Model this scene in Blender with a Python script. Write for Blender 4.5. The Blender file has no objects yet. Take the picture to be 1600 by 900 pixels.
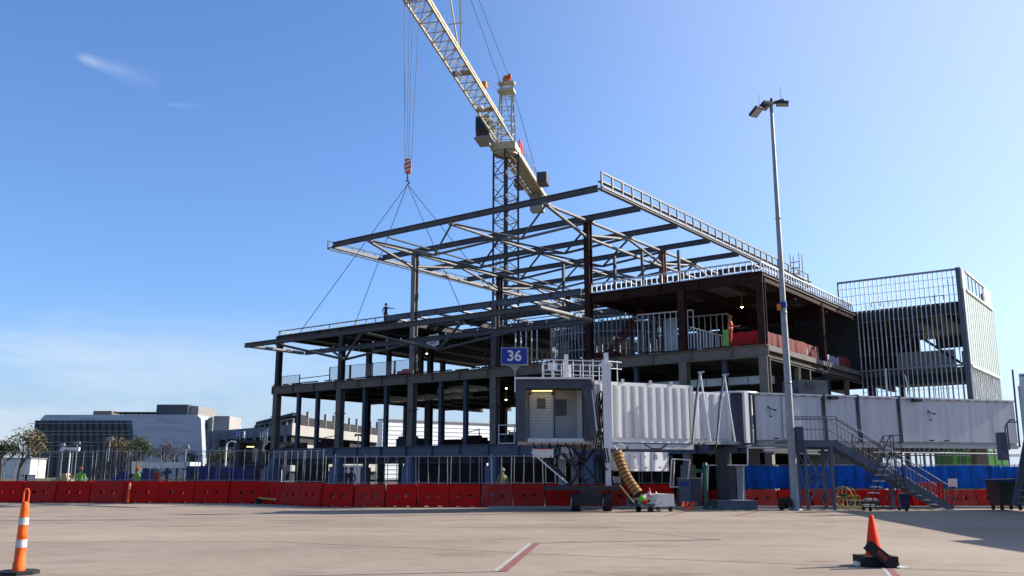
import bpy, math, random
from mathutils import Vector, Matrix
random.seed(7)
SC = bpy.context.scene
COL = SC.collection
PI = math.pi

# ------------------------------------------------------------------ camera
F_PX, HOR, EYE = 1420.0, 737.0, 1.55
PITCH = math.atan((HOR-450)/F_PX); CP, SP = math.cos(PITCH), math.sin(PITCH)
cam_d = bpy.data.cameras.new('camera'); cam = bpy.data.objects.new('camera', cam_d); COL.objects.link(cam)
cam_d.sensor_width = 36.0; cam_d.lens = 36.0*F_PX/1600.0
cam_d.clip_start = 0.1; cam_d.clip_end = 6000
cam.location = (0, 0, EYE); cam.rotation_euler = (PI/2+PITCH, 0, 0)
SC.camera = cam
SC.render.resolution_x = 1024; SC.render.resolution_y = 576

# ------------------------------------------------------------------ sky and sun
SUN_EL, SUN_AZ = math.radians(28), math.radians(73)     # azimuth clockwise from +Y
w = bpy.data.worlds.new('World'); SC.world = w; w.use_nodes = True
nt = w.node_tree; nt.nodes.clear()
out = nt.nodes.new('ShaderNodeOutputWorld'); bg = nt.nodes.new('ShaderNodeBackground')
sky = nt.nodes.new('ShaderNodeTexSky'); sky.sky_type = 'NISHITA'; sky.sun_disc = False
sky.sun_elevation = SUN_EL; sky.sun_rotation = SUN_AZ
sky.air_density = 1.0; sky.dust_density = 1.8; sky.ozone_density = 6.0; sky.altitude = 150
bg.inputs['Strength'].default_value = 0.125
tc = nt.nodes.new('ShaderNodeTexCoord')
# thin cirrus, laid out by direction over the real sky
mp = nt.nodes.new('ShaderNodeMapping'); mp.inputs['Scale'].default_value = (2.2, 2.2, 11.0)
mp.inputs['Rotation'].default_value = (0.0, 0.12, 0.0)
nz = nt.nodes.new('ShaderNodeTexNoise'); nz.inputs['Scale'].default_value = 1.6; nz.inputs['Detail'].default_value = 7
nz.inputs['Roughness'].default_value = 0.62
rp = nt.nodes.new('ShaderNodeValToRGB'); rp.color_ramp.elements[0].position = 0.40; rp.color_ramp.elements[1].position = 0.62
sep = nt.nodes.new('ShaderNodeSeparateXYZ')
mz = nt.nodes.new('ShaderNodeMapRange'); mz.inputs[1].default_value = 0.18; mz.inputs[2].default_value = 0.05
mz.inputs[3].default_value = 0.0; mz.inputs[4].default_value = 0.75
mx = nt.nodes.new('ShaderNodeMapRange'); mx.inputs[1].default_value = -0.10; mx.inputs[2].default_value = -0.38
mx.inputs[3].default_value = 0.08; mx.inputs[4].default_value = 1.0
m1 = nt.nodes.new('ShaderNodeMath'); m1.operation = 'MULTIPLY'; m2 = nt.nodes.new('ShaderNodeMath'); m2.operation = 'MULTIPLY'
mixc = nt.nodes.new('ShaderNodeMix'); mixc.data_type = 'RGBA'
L = nt.links.new
L(tc.outputs['Generated'], mp.inputs['Vector']); L(mp.outputs[0], nz.inputs['Vector']); L(nz.outputs[0], rp.inputs[0])
L(tc.outputs['Generated'], sep.inputs[0]); L(sep.outputs[2], mz.inputs[0]); L(sep.outputs[0], mx.inputs[0])
L(rp.outputs[0], m1.inputs[0]); L(mz.outputs[0], m1.inputs[1]); L(m1.outputs[0], m2.inputs[0]); L(mx.outputs[0], m2.inputs[1])
# one small streak of cirrus high in the left of the sky
STREAKS = [((-0.424, 0.817, 0.395), (-0.350, 0.855, 0.381), 0.010, 0.24), ((-0.350, 0.864, 0.364), (-0.312, 0.876, 0.367), 0.004, 0.10)]
tint = nt.nodes.new('ShaderNodeMix'); tint.data_type = 'RGBA'; tint.blend_type = 'MULTIPLY'; tint.inputs[0].default_value = 1
L(sky.outputs[0], tint.inputs[6]); tint.inputs[7].default_value = (0.74, 0.82, 0.94, 1)
hz_ = nt.nodes.new('ShaderNodeMapRange'); hz_.inputs[1].default_value = 0.16; hz_.inputs[2].default_value = 0.0; hz_.inputs[3].default_value = 0.0; hz_.inputs[4].default_value = 0.8
L(sep.outputs[2], hz_.inputs[0]); lowh = nt.nodes.new('ShaderNodeMix'); lowh.data_type = 'RGBA'; L(hz_.outputs[0], lowh.inputs[0])
L(tint.outputs[2], lowh.inputs[6]); lowh.inputs[7].default_value = (2.35, 2.95, 3.75, 1)
L(lowh.outputs[2], mixc.inputs[6]); mixc.inputs[7].default_value = (3.3, 3.6, 4.0, 1); L(m2.outputs[0], mixc.inputs[0])
last = mixc.outputs[2]
SUNV = (math.sin(SUN_AZ)*math.cos(SUN_EL), math.cos(SUN_AZ)*math.cos(SUN_EL), math.sin(SUN_EL))
def vm(op, a=None, b=None):
    n = nt.nodes.new('ShaderNodeVectorMath'); n.operation = op
    for i, v in enumerate((a, b)):
        if v is None: continue
        if isinstance(v, (tuple, Vector)): n.inputs[i].default_value = tuple(v)
        else: L(v, n.inputs[i])
    return n
def sm(op, a, b=0.0, c=0.0):
    n = nt.nodes.new('ShaderNodeMath'); n.operation = op
    for i, v in enumerate((a, b, c)):
        if isinstance(v, (int, float)): n.inputs[i].default_value = v
        else: L(v, n.inputs[i])
    return n.outputs[0]
gl = nt.nodes.new('ShaderNodeMapRange'); gl.inputs[1].default_value = 0.30; gl.inputs[2].default_value = 1.0; gl.inputs[3].default_value = 0.0; gl.inputs[4].default_value = 0.5; gl.interpolation_type = 'SMOOTHSTEP'
L(vm('DOT_PRODUCT', tc.outputs['Generated'], SUNV).outputs[1], gl.inputs[0])
gm = nt.nodes.new('ShaderNodeMix'); gm.data_type = 'RGBA'; L(gl.outputs[0], gm.inputs[0]); L(last, gm.inputs[6]); gm.inputs[7].default_value = (3.5, 3.8, 4.3, 1); last = gm.outputs[2]
for p, q, wd, amt in STREAKS:
    p, q = Vector(p), Vector(q); ln = (q-p).length; ax = (q-p).normalized()
    d = vm('SUBTRACT', tc.outputs['Generated'], p).outputs[0]
    s = vm('DOT_PRODUCT', d, ax).outputs[1]
    crs = vm('LENGTH', vm('CROSS_PRODUCT', d, ax).outputs[0]).outputs[1]
    t = sm('DIVIDE', s, ln)
    prof = sm('MULTIPLY', sm('MINIMUM', sm('MAXIMUM', sm('MULTIPLY', t, 9.0), 0.0), 1.0), sm('MAXIMUM', sm('SUBTRACT', 1.0, sm('ABSOLUTE', t)), 0.0))
    wdt = sm('MULTIPLY', sm('ADD', 0.5, t), wd)
    across = sm('MAXIMUM', sm('SUBTRACT', 1.0, sm('DIVIDE', crs, sm('MAXIMUM', wdt, 0.002))), 0.0)
    n2 = nt.nodes.new('ShaderNodeTexNoise'); n2.inputs['Scale'].default_value = 40; n2.inputs['Detail'].default_value = 4
    L(tc.outputs['Generated'], n2.inputs['Vector'])
    fac = sm('MULTIPLY', sm('MULTIPLY', prof, across), sm('MULTIPLY', n2.outputs[0], amt*2.4))
    mm = nt.nodes.new('ShaderNodeMix'); mm.data_type = 'RGBA'; L(last, mm.inputs[6]); mm.inputs[7].default_value = (3.6, 3.9, 4.5, 1); L(fac, mm.inputs[0])
    last = mm.outputs[2]
L(last, bg.inputs['Color']); L(bg.outputs[0], out.inputs[0])
sd = bpy.data.lights.new('sun', 'SUN'); sd.energy = 5.0; sd.angle = math.radians(0.5); sd.color = (1.0, 0.93, 0.83)
sun = bpy.data.objects.new('sun', sd); COL.objects.link(sun)
sdir = Vector((math.sin(SUN_AZ)*math.cos(SUN_EL), math.cos(SUN_AZ)*math.cos(SUN_EL), math.sin(SUN_EL)))
sun.rotation_euler = sdir.to_track_quat('Z', 'Y').to_euler(); sun.location = (60, 30, 60)
vs = SC.view_settings; vs.view_transform = 'Standard'; vs.look = 'None'; vs.gamma = 1; vs.exposure = 1.0; vs.use_curve_mapping = False
SC.render.engine = 'CYCLES'
SC.cycles.max_bounces = 6; SC.cycles.transparent_max_bounces = 24

# ------------------------------------------------------------------ survey helpers (pixel of the photograph -> point in the place)
def ray(x, y):
    u = (x-800)/F_PX; v = (450-y)/F_PX
    return Vector((u, CP-v*SP, SP+v*CP))
def atY(x, y, Y):
    r = ray(x, y); return r*(Y/r.y)+Vector((0, 0, EYE))
def gnd(x, y, z=0.0):
    r = ray(x, y); return r*((z-EYE)/r.z)+Vector((0, 0, EYE))

# ------------------------------------------------------------------ materials
MATS = {}
ALB = 0.72
def mat(name, col, rough=0.7, metal=0.0, var=0.12, scale=3.0, emit=0, alpha=1.0, bump=0.0, stretch=None, var2=None, spec=None, detail=5):
    if name in MATS: return MATS[name]
    if not emit: col = tuple(c*ALB for c in col); var2 = None if var2 is None else tuple(c*ALB for c in var2)
    m = bpy.data.materials.new(name); m.use_nodes = True; t = m.node_tree; b = t.nodes['Principled BSDF']
    b.inputs['Specular IOR Level'].default_value = 0.3
    b.inputs['Roughness'].default_value = rough; b.inputs['Metallic'].default_value = metal
    if spec is not None: b.inputs['Specular IOR Level'].default_value = spec
    tc = t.nodes.new('ShaderNodeTexCoord'); n = t.nodes.new('ShaderNodeTexNoise')
    n.inputs['Scale'].default_value = scale; n.inputs['Detail'].default_value = detail; n.inputs['Roughness'].default_value = 0.65
    mpn = t.nodes.new('ShaderNodeMapping')
    if stretch: mpn.inputs['Scale'].default_value = stretch
    t.links.new(tc.outputs['Object'], mpn.inputs[0]); t.links.new(mpn.outputs[0], n.inputs['Vector'])
    r = t.nodes.new('ShaderNodeValToRGB'); r.color_ramp.elements[0].position = 0.3; r.color_ramp.elements[1].position = 0.7
    c = Vector(col)
    lo = c*(1-var) if var2 is None else Vector(var2)
    hi = c*(1+var)
    r.color_ramp.elements[0].color = (*lo, 1); r.color_ramp.elements[1].color = (min(hi[0], 1), min(hi[1], 1), min(hi[2], 1), 1)
    t.links.new(n.outputs[0], r.inputs[0]); t.links.new(r.outputs[0], b.inputs['Base Color'])
    rr = t.nodes.new('ShaderNodeMapRange'); rr.inputs[3].default_value = max(rough-0.12, 0.03); rr.inputs[4].default_value = min(rough+0.12, 1)
    t.links.new(n.outputs[0], rr.inputs[0]); t.links.new(rr.outputs[0], b.inputs['Roughness'])
    if bump:
        bn = t.nodes.new('ShaderNodeBump'); bn.inputs['Strength'].default_value = bump; bn.inputs['Distance'].default_value = 0.03
        t.links.new(n.outputs[0], bn.inputs['Height']); t.links.new(bn.outputs[0], b.inputs['Normal'])
    if emit:
        b.inputs['Emission Color'].default_value = (*col, 1); b.inputs['Emission Strength'].default_value = emit
    if alpha < 1: b.inputs['Alpha'].default_value = alpha
    MATS[name] = m; return m

m_primer = mat('grey steel primer', (0.10, 0.10, 0.102), 0.7, 0.0, 0.3, 1.5)
m_tube = mat('grey painted tube', (0.21, 0.20, 0.185), 0.55, 0.0, 0.2, 1.5)
m_blue_steel = mat('blue grey steel', (0.055, 0.066, 0.10), 0.6, 0.0, 0.25, 1.5)
m_beam_blue = mat('slate blue beam paint', (0.115, 0.135, 0.175), 0.6, 0.0, 0.18, 1.2)
m_rust = mat('red oxide primer', (0.05, 0.021, 0.017), 0.8, 0.0, 0.35, 1.6, var2=(0.02, 0.011, 0.010), spec=.12)
m_boom = mat('dark red boom paint', (0.13, 0.015, 0.018), 0.6, 0.0, 0.15, 2)
m_pier = mat('blue grey pier coating', (0.13, 0.17, 0.27), 0.7, 0.0, 0.12, 1.2)
m_rustb = mat('bright rust steel', (0.26, 0.10, 0.055), 0.8, 0.0, 0.3, 2.5, var2=(0.09, 0.04, 0.03))
m_black = mat('painted shade black', (0.014, 0.014, 0.016), 0.9, 0.0, 0.3, 1, spec=0.05)  # near-black colour carries the deep shade below the first floor
m_dark = mat('dark steel', (0.035, 0.036, 0.042), 0.65, 0.0, 0.3, 2)
m_fire = mat('sprayed fireproofing', (0.20, 0.175, 0.145), 0.95, 0.0, 0.2, 3, bump=0.3)
m_conc = mat('cast concrete', (0.27, 0.26, 0.24), 0.9, 0.0, 0.2, 1.3, bump=0.2)
m_concd = mat('raw deck concrete', (0.15, 0.14, 0.13), 0.9, 0.0, 0.25, 0.8, bump=0.2)
m_decklit = mat('lit deck grey', (0.12, 0.12, 0.12), 0.8, 0, .2, 1)  # lighter than the deck, for sections that catch sky bounce
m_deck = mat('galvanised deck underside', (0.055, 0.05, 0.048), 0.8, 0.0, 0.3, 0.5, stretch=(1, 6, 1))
m_galv = mat('galvanised stud', (0.66, 0.68, 0.71), 0.42, 0.3, 0.15, 4)
m_galvd = mat('dull galvanised pipe', (0.33, 0.34, 0.35), 0.5, 0.4, 0.2, 4)
m_sheath = mat('green glass mat sheathing', (0.44, 0.54, 0.50), 0.75, 0.0, 0.10, 0.7, stretch=(1, 1, 0.3))
m_red2 = mat('faded red barrier plastic', (0.62, 0.016, 0.012), 0.65, 0.0, 0.1, 0.9, var2=(0.46, 0.016, 0.012), bump=0.05, spec=0.08)
m_red3 = mat('dusty red barrier plastic', (0.60, 0.016, 0.012), 0.7, 0.0, 0.1, 2.2, var2=(0.42, 0.05, 0.035), bump=0.05, spec=0.06, stretch=(1, 1, 2))
m_red = mat('red barrier plastic', (0.68, 0.009, 0.005), 0.55, 0.0, 0.14, 0.7, var2=(0.50, 0.012, 0.008), bump=0.05, spec=0.08)
m_redscuff = mat('scuffed red plastic', (0.40, 0.07, 0.06), 0.7, 0.0, 0.2, 1.6, var2=(0.42, 0.012, 0.01), spec=0.08)
m_white = mat('white painted metal', (0.86, 0.85, 0.83), 0.5, 0.0, 0.08, 0.9, stretch=(2, 2, 0.35))
m_whiteg = mat('weathered white panel', (0.62, 0.635, 0.66), 0.5, 0.0, 0.10, 0.8, stretch=(3.5, 3.5, 0.25), var2=(0.49, 0.505, 0.53))
m_offw = mat('off white enamel', (0.85, 0.82, 0.74), 0.45, 0.0, 0.10, 2)
m_cabg = mat('grey cab interior', (0.50, 0.485, 0.465), 0.6, 0.0, 0.1, 1)
m_bellow = mat('dark bellows rubber', (0.075, 0.083, 0.098), 0.75, 0.0, 0.25, 3)
m_rubber = mat('black rubber', (0.02, 0.02, 0.021), 0.8, 0.0, 0.3, 6)
m_glassd = mat('dark window glass', (0.03, 0.04, 0.045), 0.08, 0.0, 0.3, 1)
m_lamp = mat('lit lamp', (1.0, 0.82, 0.35), 0.4, 0, 0, 1, emit=1.2)
m_bulb = mat('lit work bulb', (1.0, 0.85, 0.5), 0.4, 0, 0, 1, emit=9)
m_signb = mat('royal blue sign face', (0.012, 0.035, 0.33), 0.4, 0, 0.06, 2)
m_signw = mat('white lettering', (0.75, 0.75, 0.75), 0.45, 0, 0.04, 2)
m_orange = mat('orange cone plastic', (1.15, 0.17, 0.03), 0.5, 0.0, 0.12, 4, var2=(0.85, 0.11, 0.02), spec=.12)
m_coneR = mat('bright red orange cone', (1.35, 0.06, 0.02), 0.6, 0.0, 0.06, 5, spec=.08)
m_reflect = mat('reflective white band', (0.62, 0.63, 0.62), 0.5, 0.0, 0.3, 25)
m_yellow = mat('yellow paint', (0.60, 0.42, 0.04), 0.5, 0.0, 0.15, 4)
m_tanp = mat('faded yellow paint', (0.52, 0.40, 0.18), 0.6, 0.0, 0.2, 4)
m_hose = mat('orange yellow hose cloth', (0.46, 0.225, 0.06), 0.8, 0.0, 0.2, 5, bump=0.3)
m_crane = mat('cream crane paint', (0.56, 0.50, 0.34), 0.5, 0.0, 0.12, 1.5)
m_craned = mat('navy crane mast paint', (0.04, 0.048, 0.068), 0.5, 0.0, 0.15, 2)
m_craneg = mat('grey crane box', (0.33, 0.335, 0.33), 0.6, 0.0, 0.15, 1)
m_cable = mat('steel rope', (0.07, 0.075, 0.085), 0.5, 0.3, 0.1, 3)
m_hookr = mat('red and white hook paint', (0.62, 0.16, 0.11), 0.5, 0.0, 0.1, 3)
m_tarp = mat('blue screen cloth', (0.006, 0.15, 0.68), 0.7, 0.0, 0.2, 1.2, bump=0.6, stretch=(2.5, 2.5, 0.5), var2=(0.005, 0.07, 0.32), spec=.1)
m_lime = mat('lime green wrap', (0.34, 1.0, 0.20), 0.6, 0.0, 0.15, 1.0, bump=0.4)
m_bluec = mat('dark blue container paint', (0.015, 0.03, 0.17), 0.5, 0.0, 0.15, 1)
m_slate = mat('slate grey paint', (0.065, 0.075, 0.09), 0.55, 0.0, 0.15, 1.5)
m_stair = mat('grey blue stair paint', (0.125, 0.145, 0.185), 0.55, 0.0, 0.2, 2)
m_green = mat('green pipe paint', (0.012, 0.10, 0.065), 0.45, 0.0, 0.15, 3)
m_bin = mat('dark green bin plastic', (0.022, 0.035, 0.032), 0.55, 0.0, 0.2, 2)
m_duct = mat('galvanised duct', (0.50, 0.56, 0.58), 0.35, 0.5, 0.2, 0.9)
m_netr = mat('red safety sheet', (0.50, 0.014, 0.018), 0.7, 0.0, 0.2, 1.5)
m_net = mat('red brown debris netting', (0.24, 0.045, 0.04), 0.8, 0.0, 0.3, 1.5, alpha=0.72)
m_lilac = mat('pale lilac sheet', (0.30, 0.27, 0.42), 0.7, 0.0, 0.15, 1)
m_mesh = mat('fine fence mesh', (0.10, 0.105, 0.11), 0.6, 0.2, 0.1, 2, alpha=0.09)
m_mesh2 = mat('pale safety mesh', (0.36, 0.38, 0.42), 0.6, 0.0, 0.1, 2, alpha=0.2)
m_bark = mat('bark', (0.10, 0.08, 0.065), 0.9, 0, 0.3, 8)
m_leafa = mat('dry tan foliage', (0.17, 0.13, 0.065), 0.8, 0, 0.35, 0.8)
m_leafb = mat('dull green foliage', (0.07, 0.085, 0.035), 0.8, 0, 0.4, 0.8)
m_leafc = mat('purple brown twigs', (0.075, 0.05, 0.055), 0.85, 0, 0.3, 0.8)
m_skin = mat('skin', (0.36, 0.20, 0.13), 0.6, 0, 0.06, 8)
m_jeans = mat('dark denim', (0.025, 0.032, 0.055), 0.9, 0, 0.2, 8)
m_dkcl = mat('dark work cloth', (0.02, 0.02, 0.024), 0.9, 0, 0.2, 8)
m_redcl = mat('red work clothes', (0.50, 0.035, 0.025), 0.85, 0, 0.15, 8)
m_vestg = mat('lime safety vest', (0.22, 0.62, 0.05), 0.7, 0, 0.1, 8)
m_vestk = mat('khaki safety vest', (0.28, 0.33, 0.14), 0.8, 0, 0.2, 8)
m_vesto = mat('orange safety vest', (0.75, 0.20, 0.03), 0.7, 0, 0.1, 8)
m_hatw = mat('white hard hat', (0.7, 0.7, 0.68), 0.35, 0, 0.05, 5)
m_hato = mat('orange hard hat', (0.72, 0.13, 0.02), 0.35, 0, 0.05, 5)

# ------------------------------------------------------------------ mesh builder
class MB:
    def __init__(s): s.v = []; s.f = []; s.sm = []
    def add(s, vs, fs, smooth=False):
        o = len(s.v); s.v += [Vector(p) for p in vs]; s.f += [tuple(i+o for i in f) for f in fs]; s.sm += [smooth]*len(fs); return s
    def box(s, c, d, rz=0.0, rx=0.0, ry=0.0):
        M = Matrix.Translation(c) @ Matrix.Rotation(rz, 4, 'Z') @ Matrix.Rotation(ry, 4, 'Y') @ Matrix.Rotation(rx, 4, 'X')
        vs = [M @ Vector((sx*d[0]/2, sy*d[1]/2, sz*d[2]/2)) for sx in (-1, 1) for sy in (-1, 1) for sz in (-1, 1)]
        return s.add(vs, [(0, 1, 3, 2), (4, 6, 7, 5), (0, 4, 5, 1), (2, 3, 7, 6), (0, 2, 6, 4), (1, 5, 7, 3)])
    def span(s, x0, x1, y0, y1, z0, z1):
        return s.box(((x0+x1)/2, (y0+y1)/2, (z0+z1)/2), (abs(x1-x0), abs(y1-y0), abs(z1-z0)))
    def frame(s, p0, p1, up):
        d = (Vector(p1)-Vector(p0)); ln = d.length; d.normalize()
        up = Vector(up)
        if abs(d.dot(up)) > 0.98: up = Vector((0, 1, 0)) if abs(d.y) < 0.9 else Vector((1, 0, 0))
        x = d.cross(up).normalized(); z = x.cross(d).normalized()
        return d, x, z, ln
    def bar(s, p0, p1, wd, ht, up=(0, 0, 1), oz=0.0, ox=0.0):
        d, x, z, ln = s.frame(p0, p1, up); p0 = Vector(p0)+z*oz+x*ox; p1 = Vector(p1)+z*oz+x*ox
        vs = [p+x*(a*wd/2)+z*(b*ht/2) for p in (p0, p1) for a, b in ((-1, -1), (1, -1), (1, 1), (-1, 1))]
        return s.add(vs, [(0, 1, 2, 3), (7, 6, 5, 4), (0, 4, 5, 1), (1, 5, 6, 2), (2, 6, 7, 3), (3, 7, 4, 0)])
    def ibeam(s, p0, p1, wd, ht, up=(0, 0, 1), t=0.03):
        s.bar(p0, p1, wd, t, up, ht/2-t/2); s.bar(p0, p1, wd, t, up, -ht/2+t/2); s.bar(p0, p1, t, ht-2*t, up); return s
    def tube(s, p0, p1, r, n=8, r2=None, cap=True):
        r2 = r if r2 is None else r2
        d, x, z, ln = s.frame(p0, p1, (0, 0, 1)); vs = []
        for p, rr in ((Vector(p0), r), (Vector(p1), r2)):
            for i in range(n):
                a = 2*PI*i/n; vs.append(p+x*(math.cos(a)*rr)+z*(math.sin(a)*rr))
        s.add(vs, [(i, (i+1) % n, n+(i+1) % n, n+i) for i in range(n)], True)
        if cap: s.add(vs, [tuple(range(n-1, -1, -1)), tuple(range(n, 2*n))])
        return s
    def path(s, pts, r, n=6):
        for a, b in zip(pts[:-1], pts[1:]): s.tube(a, b, r, n)
        return s
    def lathe(s, prof, c=(0, 0, 0), n=24, M=None):
        vs = []
        for r, z in prof:
            for i in range(n):
                a = 2*PI*i/n; p = Vector((math.cos(a)*r, math.sin(a)*r, z))
                if M: p = M @ p
                vs.append(p+Vector(c))
        fs = [(k*n+i, k*n+(i+1) % n, (k+1)*n+(i+1) % n, (k+1)*n+i) for k in range(len(prof)-1) for i in range(n)]
        s.add(vs, fs, True); return s
    def prism(s, poly, ax, depth):
        "poly: list of 3D points, extruded by vector ax*depth"
        e = Vector(ax)*depth; n = len(poly); vs = [Vector(p) for p in poly]+[Vector(p)+e for p in poly]
        return s.add(vs, [tuple(range(n-1, -1, -1)), tuple(range(n, 2*n))]+[(i, (i+1) % n, n+(i+1) % n, n+i) for i in range(n)])
    def quad(s, a, b, c, d): return s.add([a, b, c, d], [(0, 1, 2, 3)])
    def mesh(s, name, m, inv=None):
        me = bpy.data.meshes.new(name); vs = [inv @ v for v in s.v] if inv is not None else s.v
        me.from_pydata([tuple(v) for v in vs], [], s.f); me.update()
        for i, p in enumerate(me.polygons): p.use_smooth = s.sm[i]
        if m: me.materials.append(m)
        return me
    def build(s, name, m, parent=None, world=False):
        inv = None
        if world and parent is not None:
            r = parent
            while r.parent: r = r.parent
            inv = rootM(r).inverted()
        o = bpy.data.objects.new(name, s.mesh(name, m, inv)); COL.objects.link(o)
        if parent is not None: o.parent = parent
        return o
    def thing(s, name, m, label, cat, loc, group=None, kind=None, rz=0.0, world=True):
        inv = (Matrix.Translation(loc) @ Matrix.Rotation(rz, 4, 'Z')).inverted() if world else None
        o = bpy.data.objects.new(name, s.mesh(name, m, inv)); COL.objects.link(o)
        o.location = loc; o.rotation_euler = (0, 0, rz); tag(o, label, cat, group, kind); return o
def rootM(r): return Matrix.Translation(r.location) @ Matrix.Rotation(r.rotation_euler.z, 4, 'Z')
def tag(o, label=None, cat=None, group=None, kind=None):
    if label: o['label'] = label
    if cat: o['category'] = cat
    if group: o['group'] = group
    if kind: o['kind'] = kind
def thing(name, label, cat, loc=(0, 0, 0), rz=0.0, group=None):
    o = bpy.data.objects.new(name, None); COL.objects.link(o); o.location = loc; o.rotation_euler = (0, 0, rz)
    o.empty_display_size = 0.3; tag(o, label, cat, group); return o
def dup(root, loc, rz=None, label=None, group=None, scale=None):
    r = root.copy(); COL.objects.link(r); r.location = loc
    if rz is not None: r.rotation_euler = (0, 0, rz)
    if label: r['label'] = label
    if group: r['group'] = group
    if scale: r.scale = (scale,)*3
    for ch in list(root.children):
        c = ch.copy(); COL.objects.link(c); c.parent = r
        for g in list(ch.children):
            d = g.copy(); COL.objects.link(d); d.parent = c
    return r
def struct(name, mb, m, kind='structure'):
    o = mb.build(name, m); o['kind'] = kind; return o
def text_part(name, body, size, M, m, parent, ext=0.012, bold=0.0, world=True):
    cu = bpy.data.curves.new(name, 'FONT'); cu.body = body; cu.size = size; cu.extrude = ext; cu.offset = bold
    cu.align_x = 'CENTER'; cu.align_y = 'CENTER'
    tmp = bpy.data.objects.new('tmp_text', cu); COL.objects.link(tmp)
    dg = bpy.context.evaluated_depsgraph_get(); me = bpy.data.meshes.new_from_object(tmp.evaluated_get(dg))
    bpy.data.objects.remove(tmp); bpy.data.curves.remove(cu)
    r = parent
    while r.parent: r = r.parent
    me.transform((rootM(r).inverted() @ M) if world else M)
    me.materials.clear(); me.materials.append(m); me.name = name
    o = bpy.data.objects.new(name, me); COL.objects.link(o); o.parent = parent; return o

# ------------------------------------------------------------------ ground
def ground_mat():
    m = bpy.data.materials.new('apron concrete'); m.use_nodes = True; t = m.node_tree; b = t.nodes['Principled BSDF']
    N = t.nodes.new; l = t.links.new
    tc = N('ShaderNodeTexCoord')
    def noise(sc, det=6, st=(1, 1, 1), rough=0.6, rot=0.0):
        mpn = N('ShaderNodeMapping'); mpn.inputs['Scale'].default_value = st; mpn.inputs['Rotation'].default_value = (0, 0, rot)
        l(tc.outputs['Object'], mpn.inputs[0])
        n = N('ShaderNodeTexNoise'); n.inputs['Scale'].default_value = sc; n.inputs['Detail'].default_value = det; n.inputs['Roughness'].default_value = rough
        l(mpn.outputs[0], n.inputs['Vector']); return n.outputs[0]
    def ramp(src, p0, c0, p1, c1):
        r = N('ShaderNodeValToRGB'); e = r.color_ramp.elements; e[0].position = p0; e[1].position = p1
        e[0].color = (*c0, 1); e[1].color = (*c1, 1); l(src, r.inputs[0]); return r.outputs[0]
    def mix(a, c, f, mode='MULTIPLY'):
        x = N('ShaderNodeMix'); x.data_type = 'RGBA'; x.blend_type = mode; l(a, x.inputs[6])
        if isinstance(c, tuple): x.inputs[7].default_value = (*c, 1)
        else: l(c, x.inputs[7])
        if isinstance(f, float): x.inputs[0].default_value = f
        else: l(f, x.inputs[0])
        return x.outputs[2]
    base = ramp(noise(0.16, 6), 0.3, (0.262, 0.206, 0.152), 0.7, (0.34, 0.272, 0.208))
    base = mix(base, ramp(noise(2.2, 8, (1, 1, 1), 0.75), 0.3, (0.84, 0.84, 0.84), 0.7, (1.08, 1.08, 1.08)), 0.9)
    base = mix(base, ramp(noise(60, 3, (1, 1, 1), 0.8), 0.3, (0.86, 0.86, 0.86), 0.7, (1.12, 1.12, 1.12)), 0.8)
    # oil and tyre stains with their own shapes
    base = mix(base, ramp(noise(0.42, 6, (0.6, 1.1, 1), 0.7, 0.15), 0.56, (1, 1, 1), 0.70, (0.60, 0.57, 0.55)), 0.9)
    base = mix(base, ramp(noise(1.3, 6, (1, 1, 1), 0.7), 0.66, (1, 1, 1), 0.76, (0.66, 0.62, 0.60)), 0.8)
    base = mix(base, ramp(noise(0.07, 3, (0.5, 2.2, 1)), 0.40, (0.86, 0.85, 0.86), 0.62, (1, 1, 1)), 0.8)
    base = mix(base, ramp(noise(0.8, 6, (0.45, 1.1, 1), 0.65, 0.03), 0.60, (1, 1, 1), 0.70, (0.72, 0.69, 0.67)), 0.8)
    base = mix(base, ramp(noise(3.5, 6, (0.5, 1.2, 1), 0.75, 0.3), 0.68, (1, 1, 1), 0.73, (1.22, 1.22, 1.22)), 0.8)
    base = mix(base, ramp(noise(0.25, 2, (1, 1, 1), 0.4, 0.8), 0.54, (1, 1, 1), 0.555, (0.93, 0.92, 0.91)), 0.9)
    base = mix(base, ramp(noise(0.35, 5, (0.3, 1.1, 1), 0.6, -0.5), 0.63, (1, 1, 1), 0.70, (0.78, 0.76, 0.75)), 0.6)
    # slab joints: seven metre panels turned to the terminal's grid
    mpj = N('ShaderNodeMapping'); mpj.inputs['Rotation'].default_value = (0, 0, math.radians(-34)); l(tc.outputs['Object'], mpj.inputs[0])
    bk = N('ShaderNodeTexBrick'); bk.offset = 0; bk.inputs['Scale'].default_value = 1.0; bk.inputs['Brick Width'].default_value = 7.6; bk.inputs['Row Height'].default_value = 7.6
    bk.inputs['Mortar Size'].default_value = 0.014; bk.inputs['Mortar Smooth'].default_value = 0.3
    bk.inputs['Color1'].default_value = (1, 1, 1, 1); bk.inputs['Color2'].default_value = (0.93, 0.93, 0.935, 1); bk.inputs['Mortar'].default_value = (0.60, 0.57, 0.55, 1)
    l(mpj.outputs[0], bk.inputs['Vector'])
    base = mix(base, bk.outputs[0], 0.8)
    l(base, b.inputs['Base Color']); b.inputs['Roughness'].default_value = 0.88
    b.inputs['Specular IOR Level'].default_value = 0.25
    bn = N('ShaderNodeBump'); bn.inputs['Strength'].default_value = 0.35; bn.inputs['Distance'].default_value = 0.01
    l(noise(45, 4), bn.inputs['Height']); l(bn.outputs[0], b.inputs['Normal'])
    return m
m_apron = ground_mat()
m_earth = mat('site dirt', (0.24, 0.20, 0.155), 0.95, 0, 0.25, 0.2)
m_grass = mat('winter grass', (0.14, 0.15, 0.065), 0.95, 0, 0.3, 0.15, var2=(0.17, 0.14, 0.08))
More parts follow.
